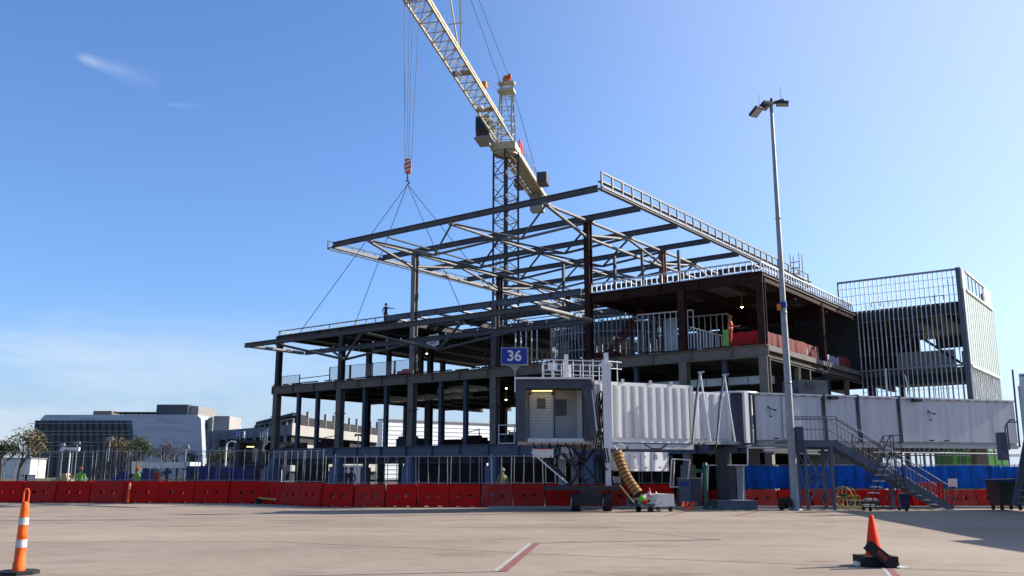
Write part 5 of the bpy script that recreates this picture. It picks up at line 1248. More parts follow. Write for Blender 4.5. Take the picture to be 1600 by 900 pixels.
# tow bar
TB0, TB1 = gnd(409, 785), gnd(461, 786.5); tbd = TB1-TB0
tb = thing('tow_bar', 'yellow aircraft tow bar with two small wheels lying before the red barriers', 'tow bar', ((TB0.x+TB1.x)/2, (TB0.y+TB1.y)/2-1.5, 0))
T0 = Vector((TB0.x*.965, TB0.y-2.3, .28)); T1 = Vector((TB1.x*.965, TB1.y-1.8, .16))
MB().tube(T0, T0.lerp(T1, .45), .05, 8).tube(T0.lerp(T1, .62), T1, .06, 8).tube(T1, T1+Vector((.25, 0, -.03)), .05, 8, .01).build('bar', m_yellow, tb, True)
MB().tube(T0.lerp(T1, .45), T0.lerp(T1, .62), .04, 8).build('bar_sleeve', m_galv, tb, True)
for p in (T0, T0.lerp(T1, .8)): MB().tube(p+Vector((.0, -.12, -p.z+.14)), p+Vector((0, -.05, -p.z+.14)), .14, 16).tube(p+Vector((.0, .12, -p.z+.14)), p+Vector((0, .05, -p.z+.14)), .14, 16).build('wheel', m_rubber, tb, True)

# ------------------------------------------------------------------ foreground channeliser and cones
c1 = Vector((-7.62, 14.62, 0))
ch = thing('channelizer_post', 'tall orange traffic channelizer with two white bands and loop handle in the left foreground', 'traffic post', tuple(c1))
prof = [(r*.70, z) for r, z in [(.135, .045), (.135, .05), (.13, .17), (.118, .175), (.112, .38), (.105, .56), (.112, .565), (.104, .62), (.094, .80), (.088, .98), (.078, 1.06), (.05, 1.09), (.001, 1.10)]]
MB().lathe(prof, (0, 0, 0), 28).build('post_body', m_orange, ch)
MB().lathe([(.083, .40), (.079, .52)], (0, 0, 0), 28).build('reflective_band', m_reflect, ch)
MB().lathe([(.074, .74), (.0705, .85)], (0, 0, 0), 28).build('reflective_band', m_reflect, ch)
MB().path([(-.04, 0, 1.08), (-.04, 0, 1.24), (-.025, 0, 1.28), (.025, 0, 1.28), (.04, 0, 1.24), (.04, 0, 1.08)], .013, 8).build('handle', m_orange, ch)
oct_ = [(.30*math.cos(PI/8+i*PI/4), .30*math.sin(PI/8+i*PI/4), 0) for i in range(8)]
MB().prism(oct_, (0, 0, 1), .055).build('base', m_rubber, ch)
P = gnd(199, 786)*.985; P.z = 0
dl = thing('delineator_post', 'slim leaning orange delineator post before the left barriers', 'traffic post', tuple(P))
M = Matrix.Rotation(.05, 4, 'Y')
MB().lathe([(.07, .03), (.06, .1), (.05, .95), (.055, 1.0), (.001, 1.03)], (0, 0, 0), 14, M).build('post_body', m_orange, dl)
for z in (.72, .86): MB().lathe([(.054, z), (.054, z+.07)], (0, 0, 0), 14, M).build('reflective_band', m_reflect, dl)
MB().prism([(.2*math.cos(i*PI/4), .2*math.sin(i*PI/4), 0) for i in range(8)], (0, 0, 1), .04).build('base', m_rubber, dl)
P = gnd(1367, 884); P.z = 0
c2 = thing('traffic_cone', 'bright red orange traffic cone with black weights in the right foreground', 'traffic cone', tuple(P))
MB().lathe([(.165, .03), (.15, .1), (.035, .82), (.025, .83), (.001, .83)], (0, 0, 0), 32).build('cone_body', m_coneR, c2)
MB().span(-.21, .21, -.21, .21, 0, .035).build('base', m_coneR, c2)
wt = MB().span(P.x-.27, P.x+.30, P.y-.26, P.y-.14, .0, .17).span(P.x-.27, P.x+.30, P.y+.14, P.y+.26, .0, .17).span(P.x-.27, P.x-.17, P.y-.14, P.y+.14, 0, .17).span(P.x+.18, P.x+.30, P.y-.14, P.y+.14, 0, .17)
wt.thing('cone_weight', m_rubber, 'square black rubber weight lying flat around the foot of the bright cone', 'cone weight', (P.x, P.y, 0))
mb = MB().box((P.x-.02, P.y-.36, .19), (.56, .12, .17), ry=.70)
w2 = thing('cone_weight', 'black rubber weight tilted up against the front of the bright cone', 'cone weight', (P.x, P.y-.36, 0))
mb.build('slab', m_rubber, w2, True)
MB().box((P.x-.03, P.y-.425, .2), (.2, .01, .09), ry=.70).build('red_label', mat('faded red label', (.2, .03, .03), .7), w2, True)
MB().box((P.x+.28, P.y-.38, .012), (.2, .16, .02), rz=.4).box((P.x-.32, P.y-.05, .04), (.05, .2, .07)).build('torn_edge', m_offw, w2, True)

# ------------------------------------------------------------------ right edge: second bridge, bin, boxes
j2 = thing('jet_bridge', 'second jet bridge at the right edge with white frame and steep service stair', 'jet bridge', (24, 34, 0))
MB().span(20.45, 20.6, 36.5, 36.65, 2.1, 5.35).span(20.45, 23, 36.5, 36.65, 5.3, 5.42).span(20.62, 23, 36.6, 37.0, 5.0, 5.08).build('cab_frame', m_white, j2, True)
MB().span(22.0, 25.0, 37.1, 39.6, 2.6, 5.2).build('cab_shell', m_whiteg, j2, True)
MB().span(22.2, 23, 37.06, 37.1, 3.9, 5.0).build('cab_window', m_glassd, j2, True)
MB().bar((23.6, 37, 4.1), (22.4, 24.6, 4.3), 2.8, 2.6).build('tunnel', m_whiteg, j2, True)
MB().span(20.6, 26.4, 21, 24.8, 2.9, 5.9).build('terminal_link', m_whiteg, j2, True)
MB().bar((20.2, 36.7, .2), (21.1, 36.7, 3.2), .12, .25).bar((20.2, 37.5, .2), (21.1, 37.5, 3.2), .12, .25).build('stair_stringer', m_stair, j2, True)
mb = MB()
for i in range(12): mb.span(20.25+i*.075, 20.5+i*.075, 36.7, 37.5, .3+i*.25, .34+i*.25)
mb.build('tread', m_galvd, j2, True)
mb = MB().path([(19.75, 36.8, 2.3), (19.75, 36.8, 3.3), (19.9, 36.8, 3.5), (20.3, 36.8, 3.5)], .03, 6).path([(19.95, 37.0, 2.4), (19.95, 37, 3.45), (20.1, 37, 3.6), (20.3, 37, 3.6)], .03, 6)
mb.tube((20.2, 36.7, 2.5), (20.25, 36.7, 5.6), .04, 6); mb.build('hand_rail', m_stair, j2, True)
MB().span(19.6, 19.85, 36.9, 37.3, 2.0, 3.1).build('control_box', m_stair, j2, True)
MB().span(21.3, 21.9, 37, 37.6, 0.3, 2.6).build('lift_column', m_slate, j2, True)
for x in (19.9, 20.25): MB().tube((x, 35.9, .1), (x+.06, 35.9, .1), .11, 14).build('wheel', m_rubber, j2, True)
MB().span(19.8, 22, 35.8, 36.1, .2, .3).bar((20.3, 36, .3), (21.2, 36.4, 1.3), .1, .1).build('wheel_frame', m_slate, j2, True)
db = thing('wheeled_bin', 'dark green wheeled rubbish bin at the right end of the red barriers', 'bin', (20.45, 38.6, 0))
MB().add([(19.95, 38.1, .2), (20.85, 38.1, .2), (20.85, 39.0, .2), (19.95, 39.0, .2), (19.9, 37.95, 1.15), (20.95, 37.95, 1.15), (20.95, 39.1, 1.15), (19.9, 39.1, 1.15)], [(3, 2, 1, 0), (0, 1, 5, 4), (1, 2, 6, 5), (2, 3, 7, 6), (3, 0, 4, 7), (4, 5, 6, 7)]).build('bin_body', m_bin, db, True)
MB().bar((19.8, 38.5, 1.2), (21.05, 38.5, 1.24), 1.3, .06).build('lid', m_bin, db, True)
for x in (20.0, 20.75):
    for y in (38.2, 38.9): MB().tube((x, y, .1), (x+.07, y, .1), .1, 12).build('wheel', m_rubber, db, True)
mb = MB(); mb.box((18.45, 41.0, .55), (.9, .5, .9)); mb.box((18.45, 41.0, 1.05), (.96, .56, .08)); mb.box((18.3, 40.72, .75), (.3, .03, .1))
mb.thing('red_bin', m_red, 'plain red plastic bin left of the dark green bin', 'bin', (18.45, 41, 0))
for x0, x1, zt, Y, lab in ((1522, 1574, 2.68, 52, 'large lime green wrapped crate behind the blue screen'), (1489, 1513, 2.6, 54, 'smaller lime green wrapped crate left of the large one')):
    p, q = atY(x0, 720, Y), atY(x1, 720, Y)
    o = MB().prism([(p.x, Y, 0), (q.x, Y, 0), (q.x, Y, zt-.12), (q.x-.5, Y, zt), (p.x, Y, zt+.05)], (0, 1, 0), 2.2)
    t = thing('wrapped_crate', lab, 'crate', ((p.x+q.x)/2, Y+1, 0)); o.build('wrap', m_lime, t, True); MB().span(p.x+.1, q.x-.1, Y-.02, Y, .02, .16).build('pallet', m_tanp, t, True)
# stud wall and pipes seen below the walkway
sw = thing('stud_partition', 'bare stud partition seen between the walkway and the blue screen', 'stud wall', (21, 48, 0))
mb = MB()
for i in range(24): x = 17.0+i*.45; mb.bar((x, 47.8+(x-17)*.3, 0), (x, 47.8+(x-17)*.3, 2.9), .05, .08)
mb.bar((17, 47.75, 2.4), (28, 51.0, 2.4), .08, .06); mb.bar((17, 47.75, 2.9), (28, 51.0, 2.9), .08, .08); mb.build('studs', m_galvd, sw, True)
MB().bar((19.4, 49.3, 2.66), (21.0, 49.9, 2.7), .1, .16).build('red_cover', m_boom, sw, True)
MB().bar((14, 52, 1.4), (21.5, 55, 1.4), .15, 2.9).build('back_panel', m_concd, sw, True)

# ------------------------------------------------------------------ background on the left
def office():
    Y = 200.0
    s = Y
    def P(x, y, d=0): return atY(x, y, Y+d)
    t = thing('office_building', 'distant grey panelled office block with slanted dark glazed front at the left', 'building', (P(190, 735).x, Y+15, 0))
    zt = P(190, 648).z; xl, xr = P(59, 700).x, P(311, 700).x; xbl, xbr = P(52, 700).x, P(321, 700).x
    ys = Y; D = 30
    r = 0.9
    MB().add([(xbl, ys, .2), (xbr, ys, .2), (xr, ys, zt-r), (xr-r, ys, zt), (xl+r, ys, zt), (xl, ys, zt-r), (xbl, ys+D, .2), (xbr, ys+D, .2), (xr, ys+D, zt-r), (xr-r, ys+D, zt), (xl+r, ys+D, zt), (xl, ys+D, zt-r)],
             [(0, 1, 2, 3, 4, 5), (11, 10, 9, 8, 7, 6), (1, 7, 8, 2), (2, 8, 9, 3), (3, 9, 10, 4), (4, 10, 11, 5), (5, 11, 6, 0)]).build('wall', m_panel, t, True)
    gl = [P(60, 657), P(205, 657), P(217, 732), P(54, 732)]; zg = gl[0].z
    g = MB().prism([(gl[0].x-.6, ys-.3, gl[0].z), (gl[1].x, ys-.3, gl[1].z), (gl[2].x, ys-.3, .5), (gl[3].x-.6, ys-.3, .5)], (0, 1, 0), .5).build('glazing', m_curtain, t, True)
    mb = MB()
    x = gl[0].x
    while x < gl[1].x+1.5:
        k = (x-gl[0].x)/(gl[1].x-gl[0].x); xb = gl[3].x+(gl[2].x-gl[3].x)*k
        if x <= gl[1].x: mb.bar((x, ys-.42, zg-.2), (xb, ys-.42, .6), .3, .4)
        x += 1.35
    mb.build('fin', m_dark, g, True)
    mb = MB()
    for y_ in (662, 674, 679, 691, 696.5, 708, 713):
        z = P(100, y_).z; mb.span(gl[0].x-1.4, P(207 if y_ < 692 else 150, y_).x, ys-.75, ys-.5, z-.055, z+.055)
    mb.build('sunshade', m_galvd, g, True)
    a, b = P(245, 632, 5), P(294, 632, 5); MB().span(a.x, b.x, ys+5, ys+20, zt, a.z).build('plant_room', m_slate, t, True)
    c_ = P(308, 634, 5); MB().span(b.x+.02, c_.x, ys+6, ys+19, zt, c_.z).build('plant_room', m_conc, t, True)
    a, b = P(146, 642, 5), P(158, 642, 5); MB().span(a.x, b.x+2.4, ys+5, ys+15, zt, a.z).build('plant_room', m_fire, t, True)
    a, b = P(181, 644, 5), P(245, 644, 5); mb = MB().span(a.x, b.x, ys+4, ys+9, a.z-.3, a.z)
    for k in range(8): x = a.x+1+(b.x-a.x-2)*k/7; mb.span(x-.1, x+.1, ys+5, ys+5.2, zt, a.z)
    mb.build('roof_canopy', m_dark, t, True)
    # dark glazed corner on the right of the block
    a, b = P(312, 650), P(327, 735); mb = MB().span(a.x+.8, b.x, ys+3, ys+20, 0.2, zt-.6).build('side_glazing', m_curtain, t, True)
    mb = MB()
    for k in range(5): z = 1.5+k*2.2; mb.span(a.x+.8, b.x+.1, ys+2.9, ys+3.0, z, z+.15)
    mb.build('side_band', m_galvd, t, True)
def brickmat(name, c1, c2, mortar, w_, h_, ms=.01, rough=.5, metal=0.0, off=.5):
    m = bpy.data.materials.new(name); m.use_nodes = True; t = m.node_tree; b = t.nodes['Principled BSDF']
    tc = t.nodes.new('ShaderNodeTexCoord'); sp = t.nodes.new('ShaderNodeSeparateXYZ'); cb = t.nodes.new('ShaderNodeCombineXYZ')
    t.links.new(tc.outputs['Object'], sp.inputs[0]); t.links.new(sp.outputs[0], cb.inputs[0]); t.links.new(sp.outputs[2], cb.inputs[1])
    bk = t.nodes.new('ShaderNodeTexBrick'); t.links.new(cb.outputs[0], bk.inputs[0]); bk.offset = off
    bk.inputs['Scale'].default_value = 1; bk.inputs['Brick Width'].default_value = w_; bk.inputs['Row Height'].default_value = h_; bk.inputs['Mortar Size'].default_value = ms
    bk.inputs['Color1'].default_value = (*c1, 1); bk.inputs['Color2'].default_value = (*c2, 1); bk.inputs['Mortar'].default_value = (*mortar, 1); bk.inputs['Bias'].default_value = -.35
    t.links.new(bk.outputs[0], b.inputs['Base Color']); b.inputs['Roughness'].default_value = rough; b.inputs['Metallic'].default_value = metal
    return m
m_panel = brickmat('two tone metal panels', (.34, .375, .44), (.23, .265, .33), (.31, .345, .41), 4.2, .62, .015, .45)
m_curtain = brickmat('dark curtain glazing', (.055, .08, .09), (.03, .045, .055), (.02, .022, .026), 1.35, 3.6, .05, .6, 0, 0)
office()
def garage():
    Y = 150.0
    t = thing('parking_garage', 'distant multi level grey concrete parking garage behind the left end of the building', 'parking garage', (-40, 160, 0))
    pc = mat('pale precast concrete', (.40, .38, .35), .9, 0, .1, .3); pg = mat('shaded precast band', (.19, .20, .235), .9, 0, .1, .3); pd = mat('dark parking void', (.03, .03, .034), .9, 0, .2, .3)  # one concrete in two tones: darker for the shaded wing, pale where lit
    # left wing receding, bands painted darker for its shade
    a, b = atY(322, 700, 165), atY(454, 700, 140)
    pl = Vector((a.x, 165, 0)); pr_ = Vector((b.x, 140, 0)); qr = Vector((atY(594, 700, 178).x, 178, 0)); ql = Vector((pl.x+6, 205, 0))
    zs = [(.2, 1.6, 'd'), (1.6, 2.9, 'b'), (2.9, 4.2, 'd'), (4.2, 5.7, 'b'), (5.7, 7.0, 'd'), (7.0, 8.6, 'b')]
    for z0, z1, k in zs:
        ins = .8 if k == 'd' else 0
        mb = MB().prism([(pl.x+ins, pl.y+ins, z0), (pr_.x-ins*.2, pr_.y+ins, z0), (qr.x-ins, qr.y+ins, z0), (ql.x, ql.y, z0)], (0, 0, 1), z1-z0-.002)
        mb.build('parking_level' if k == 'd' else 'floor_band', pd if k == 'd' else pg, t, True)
        if k == 'b':
            MB().bar((*(pr_+Vector((.05, -.12, 0))).xy, (z0+z1)/2), (*(qr+Vector((.05, -.12, 0))).xy, (z0+z1)/2), .2, z1-z0).build('floor_band', pc, t, True)
    mb = MB(); d = (qr-pr_)
    for i in range(11): p = pr_+d*(i+.6)/11.2; mb.bar((p.x, p.y, 8.5), (p.x, p.y, 10.9), .4, .5)
    mb.bar((*pr_.xy, 8.7), (*qr.xy, 8.7), .3, .3); mb.build('parapet_post', pc, t, True)
    MB().bar((*(pr_+d*.05).xy, 9.3), (*(qr).xy, 9.0), .4, 1.3).build('roof_wall', pd, t, True)
    mb = MB()
    for i in range(9): p = pl.lerp(pr_, (i+.5)/9); mb.bar((p.x, p.y-.05, .2), (p.x, p.y-.05, 8.0), .5, .5)
    mb.build('garage_column', pg, t, True)
    # inclined roof over the top deck
    mb = MB().add([(pl.x+9, 163, 9.3), (pr_.x, 140.5, 10.0), (pr_.x, 141, 10.5), (pl.x+9, 164, 10.3), (pl.x+9, 175, 9.3), (pr_.x, 152, 10.0), (pr_.x, 152, 10.5), (pl.x+9, 175, 10.3)], [(0, 1, 2, 3), (7, 6, 5, 4), (0, 4, 5, 1), (3, 2, 6, 7), (0, 3, 7, 4), (1, 5, 6, 2)]); mb.build('roof_canopy', pd, t, True)
    mb = MB()
    for i in range(8): p = Vector((pl.x+9, 163.3, 0)).lerp(Vector((pr_.x, 140.8, 0)), i/7); mb.bar((p.x, p.y, 8.5), (p.x, p.y, 9.6), .25, .25)
    mb.bar((pl.x+9, 163.3, 9.55), (pr_.x, 140.8, 9.55), .2, .15); mb.build('roof_post', pc, t, True)
    st_ = atY(334, 650, 163), atY(359, 650, 163); MB().span(st_[0].x, st_[1].x, 163, 170, 0, st_[0].z).build('stair_tower', pc, t, True)
    s2 = atY(327, 652, 175), atY(333, 652, 175); MB().span(s2[0].x, s2[1].x, 175, 180, 0, s2[0].z).build('stair_tower', pc, t, True)
garage()
# far white ribbed building seen through the frame
def farwhite():
    a, b = atY(598, 652, 150), atY(812, 652, 150)
    t = thing('ribbed_white_building', 'far white horizontally ribbed building seen through the open first floor', 'building', ((a.x+b.x)/2, 155, 0))
    zt = atY(700, 656, 150).z
    mw_ = mat('white ribbed cladding', (1.0, 1.0, 1.0), .8, 0, .04, .3)
    p = Vector((a.x, 150, 0)); q = Vector((b.x*1.12, 168, 0)); nb = Vector((-(q-p).y, (q-p).x, 0)).normalized()
    def wl(o, z0, z1, th): return MB().prism([p+nb*o+Vector((0, 0, z0)), q+nb*o+Vector((0, 0, z0)), q+nb*o+Vector((0, 0, z1)), p+nb*o+Vector((0, 0, z1))], nb, th)
    wl(0, 0, zt, 1.5).build('wall', mw_, t, True)
    mb = MB(); z = .5
    while z < zt: w_ = wl(-.08, z, z+.1, .07); mb.add(w_.v, w_.f); z += .7
    mb.build('cladding_rib', mat('grey cladding rib', (.82, .84, .87), .8, 0, .06, .3), t, True)
    wl(-.3, zt, zt+.2, 2).build('roof_edge', m_galvd, t, True)
farwhite()
# trees
def tree(loc, h, wd, leaf, lab, dens=900, ls=.32):
    t = thing('tree', lab, 'tree', loc, 0, 'trees beyond the site fence'); rnd = random.Random(int(abs(loc[0])*31+h*7))
    mb = MB(); tips = []
    def grow(p, d, ln, r, lv):
        q = p+d*ln; mb.tube(p, q, r, 6 if lv < 2 else 4, r*.68, cap=False)
        if lv >= 4: tips.append(q); return
        for _ in range(3 if lv else 4):
            nd = (d+Vector((rnd.uniform(-.75, .75)*wd, rnd.uniform(-.75, .75)*wd, rnd.uniform(-.12, .45)))).normalized(); grow(p.lerp(q, rnd.uniform(.7, 1)), nd, ln*rnd.uniform(.62, .82), r*.62, lv+1)
    grow(Vector((0, 0, 0)), Vector((rnd.uniform(-.05, .05), 0, 1)), h*.30, h*.03, 0)
    mb.build('trunk', m_bark, t)
    lf_ = MB()
    for _ in range(dens):
        p = rnd.choice(tips)+Vector((rnd.gauss(0, .38), rnd.gauss(0, .38), rnd.gauss(0, .34)))*(h/7); a = rnd.uniform(0, 6.3); s = ls*rnd.uniform(.5, 1.3)
        u = Vector((math.cos(a), math.sin(a), rnd.uniform(-.6, .6)))*s; v = Vector((-math.sin(a)*.5, math.cos(a)*.5, rnd.uniform(.3, 1)))*s*.6
        lf_.add([p-u*.5, p+v*.5, p+u*.5, p-v*.5], [(0, 1, 2, 3)])
    lf_.build('crown', leaf, t)
    return t
def tp(x, Y): p = atY(x, 733, Y); return (p.x, Y, 0.1)
tree(tp(30, 125), 8.6, 1.1, m_leafa, 'tan half bare tree at the far left edge beyond the fence', 1500, .30)
tree(tp(2, 130), 6.8, 1.2, m_leafb, 'dark rounded tree cut by the left edge of the picture', 1500, .32)
tree(tp(170, 150), 8.6, 1.2, m_leafa, 'brown bare tree in front of the glazed office front', 1300, .3)
tree(tp(212, 140), 7.6, 1.1, m_leafb, 'olive green tree before the corner of the office glazing', 1500, .32)
tree(tp(262, 150), 7.6, 1.2, m_leafc, 'dark leafless tree before the grey office panels', 450, .3)
tree(tp(288, 155), 7.0, 1.2, m_leafc, 'thin leafless tree left of the blue containers', 350, .3)
tree(tp(352, 120), 5.6, 1.2, m_leafb, 'small olive tree below the gate 33 sign', 1400, .26)
tree(tp(432, 95), 2.6, 1.2, m_leafb, 'low green bush tree behind the left end of the building', 900, .2)
# low white wall and buildings at the far left, shelter, blue containers, wall
def cont(x0, x1, y0, Y, m, lab, d=3.0):
    a, b = atY(x0, y0, Y), atY(x1, y0, Y); t = thing('site_container', lab, 'container', ((a.x+b.x)/2, Y+d/2, 0))
    MB().span(a.x, b.x, Y, Y+d, .05, a.z).build('container_body', m, t, True)
    mb = MB(); n = int((b.x-a.x)/.35)
    for i in range(n): x = a.x+.15+i*.35; mb.span(x, x+.12, Y-.05, Y, .25, a.z-.15)
    mb.build('side_rib', m, t, True); MB().span(a.x+.3, a.x+.9, Y-.07, Y-.05, a.z*.5, a.z*.8).build('hatch', m_dark, t, True)
cont(292, 338, 728, 72, m_bluec, 'dark blue site container left of the gate 33 bridge')
cont(340, 392, 731, 66, m_bluec, 'dark blue site container under the gate 33 bridge', 2.6)
cont(140, 205, 721, 95, m_slate, 'long grey scaffolded container before the office block')
a, b = atY(222, 722, 90), atY(297, 727, 90)
t = thing('shelter', 'long low white roofed shelter beside the blue containers', 'shelter', ((a.x+b.x)/2, 92, 0))
MB().span(a.x, b.x, 90, 93, a.z-.55, a.z).build('roof', m_white, t, True)
mb = MB()
for i in range(5): x = a.x+.3+(b.x-a.x-.6)*i/4; mb.span(x-.08, x+.08, 90.2, 90.4, 0, a.z-.55)
mb.build('post', m_dark, t, True)
a, b = atY(0, 722, 180), atY(48, 722, 180); o = MB().span(a.x-8, b.x, 180, 186, 0, a.z+.6); t = thing('low_white_building', 'low white building at the far left behind the tan tree', 'building', (a.x, 183, 0)); o.build('wall', m_white, t, True); MB().span(a.x-8.2, b.x+.2, 179.8, 186.2, a.z+.6, a.z+.85).build('roof', m_galvd, t, True)
cont(528, 572, 727, 100, m_white, 'white site trailer seen far under the left part of the building', 2.6)
cont(392, 430, 734, 84, m_whiteg, 'pale low site trailer behind the left corner of the building', 2.6)
# scaffold in front of the office corner and small machines
t = thing('scaffold', 'dark pipe scaffold with cross braces before the office block', 'scaffold', (atY(172, 740, 90).x, 90, 0)); mb = MB()
xa, xb = atY(150, 740, 90).x, atY(204, 740, 90).x; zt = atY(150, 697, 90).z
for i in range(5):
    x = xa+(xb-xa)*i/4
    for y in (90, 91.2): mb.tube((x, y, 0), (x, y, zt), .04, 5)
    if i < 4:
        x2 = xa+(xb-xa)*(i+1)/4; mb.tube((x, 90, 0.2), (x2, 90, zt*.5), .03, 4); mb.tube((x2, 90, 0.2), (x, 90, zt*.5), .03, 4)
for z in (zt*.5, zt*.97): mb.tube((xa, 90, z), (xb, 90, z), .035, 5)
mb.build('pipes', m_dark, t, True)
def machine(x, Y, s, m, lab, name='telehandler', cat='machine'):
    p = atY(x, 745, Y); t = thing(name, lab, cat, (p.x, Y, 0))
    MB().box((0, 0, .75*s), (2.2*s, 1.2*s, .6*s)).prism([(-.3*s, -.5*s, 1.05*s), (.6*s, -.5*s, 1.05*s), (.45*s, -.5*s, 1.75*s), (-.2*s, -.5*s, 1.75*s)], (0, 1, 0), 1.0*s).build('chassis', m, t)
    MB().bar((-.9*s, 0, 1.1*s), (1.5*s, 0, 1.55*s), .2*s, .22*s).build('arm', m, t)
    for q in (-.75, .75):
        for y in (-.65, .55): MB().tube((q*s, y*s, .35*s), (q*s, (y+.15)*s, .35*s), .35*s, 16).build('wheel', m_rubber, t)
machine(232, 62, 1.0, m_bluec, 'blue loader machine behind the fence left of the containers')
machine(193, 70, .9, m_bluec, 'smaller dark blue loader near the leaning delineator post')
machine(100, 88, .8, m_tanp, 'small yellow machine on the grass in the far left yard')
# lamp standards in the yard
def tlamp(x, yt, Y, wd, lab, m=m_white):
    p = atY(x, yt, Y); t = thing('yard_lamp', lab, 'lamp post', (p.x, Y, 0), 0, 'lamp posts in the left yard')
    MB().tube((0, 0, 0), (0, 0, p.z), .07, 8).build('pole', m, t)
    MB().box((0, 0, p.z+.05), (wd, .25, .22)).box((-wd*.42, -.1, p.z-.1), (.3, .2, .12)).box((wd*.42, -.1, p.z-.1), (.3, .2, .12)).build('lamp_head', m, t)
tlamp(110, 702, 80, 1.6, 'short white T shaped lamp post in the left yard')
tlamp(121, 692, 110, .6, 'thin twin headed lamp post right of the white T shaped post', m_galvd)
tlamp(172, 686, 120, .8, 'thin lamp post in front of the office glazing', m_galvd)
tlamp(291, 698, 90, .5, 'grey lamp post left of the first blue container', m_galvd)
tlamp(98, 695, 100, .4, 'slim single headed lamp post left of the white T shaped post', m_galvd)
p = atY(354, 694, 95); t = thing('yard_lamp', 'curved white street lamp left of the gate 33 bridge', 'lamp post', (p.x, 95, 0), 0, 'lamp posts in the left yard'); MB().tube((0, 0, 0), (0, 0, p.z-.3), .09, 8).path([(0, 0, p.z-.3), (.1, 0, p.z+.1), (.45, 0, p.z+.3), (.9, 0, p.z+.25)], .06, 6).build('pole', m_white, t); MB().box((1.0, 0, p.z+.2), (.4, .2, .1)).build('lamp_head', m_white, t)
for x, Y, yt in ((700, 110, 690), (714, 112, 690), (560, 120, 680)):
    tlamp(x, yt, Y, .9, 'far lamp post seen through the frame, %s' % {700: 'left of a pair', 714: 'right of a pair', 560: 'alone near the garage'}[x], m_dark)
# small utility objects in the yard
for x, lab in ((46, 'small white utility box behind the far left barriers'), (40, 'second white utility box at the far left')):
    p = atY(x, 745, 60); t = thing('utility_box', lab, 'utility box', (p.x, 60, 0)); MB().span(-.28, .28, -.2, .2, 0, 1.3).build('housing', m_white, t); MB().span(-.32, .32, -.24, .24, 1.3, 1.36).build('lid', m_galvd, t)

# ------------------------------------------------------------------ gate 33 bridge far left
g3 = thing('jet_bridge', 'distant dark jet bridge cab under the blue gate 33 sign', 'jet bridge', (-22.9, 80, 0))
def X3(x): return atY(x, 700, 80).x
def Z3_(y): return atY(390, y, 80).z
xa, xb = X3(369), X3(409)
MB().span(xa, xb, 80, 82.6, Z3_(691), Z3_(688)).span(xa, xa+.3, 80, 82.6, Z3_(728), Z3_(691)).span(xb-.3, xb, 80, 82.6, Z3_(728), Z3_(691)).build('cab_hood', m_bellow, g3, True)
MB().span(xa+.3, xb-.3, 81.5, 81.6, Z3_(726), Z3_(691)).build('cab_shell', m_slate, g3, True)
MB().span(X3(388), X3(400), 81.4, 81.5, Z3_(721), Z3_(699)).build('door', m_whiteg, g3, True)
MB().span(X3(391), X3(394), 81.36, 81.4, Z3_(712), Z3_(703)).build('door_window', m_glassd, g3, True)
MB().span(X3(382), X3(393), 80.6, 80.8, Z3_(698.5), Z3_(697)).build('ceiling_lamp', m_lamp, g3, True)
MB().span(xa, xb+.5, 80, 83, Z3_(731), Z3_(727)).bar((xb, 82, Z3_(708)), (xb+2.6, 84, Z3_(708)), 2.2, 2.0).build('tunnel', m_dark, g3, True)
MB().span(X3(384), X3(390), 81, 81.4, 0, Z3_(730)).build('lift_column', m_dark, g3, True)
mb = MB()
for k in range(4): mb.tube((X3(404+k*3.5), 80.4, Z3_(694)), (X3(404+k*3.5), 80.4, Z3_(676-k*2)), .04, 5)
mb.tube((X3(404), 80.4, Z3_(683)), (X3(416), 80.4, Z3_(683)), .04, 5); mb.build('roof_rail', m_galv, g3, True)
s3 = MB().span(X3(365), X3(382), 79.7, 79.95, Z3_(684), Z3_(674)).build('sign_box', m_signw, g3, True)
MB().span(X3(365)+.03, X3(379), 79.68, 79.7, Z3_(684)+.03, Z3_(674)-.03).build('sign_face', m_signb, s3, True)
MB().prism([(X3(371), 79.8, Z3_(684)), (X3(378), 79.8, Z3_(684)), (X3(375), 79.8, Z3_(688))], (0, 1, 0), .1).build('sign_bracket', m_galvd, s3, True)
text_part('sign_number', '33', .5, Matrix.Translation(((X3(365)+X3(379))/2+.02, 79.67, (Z3_(684)+Z3_(674))/2-.01)) @ Matrix.Rotation(PI/2, 4, 'X'), m_signw, s3, .005, .012)

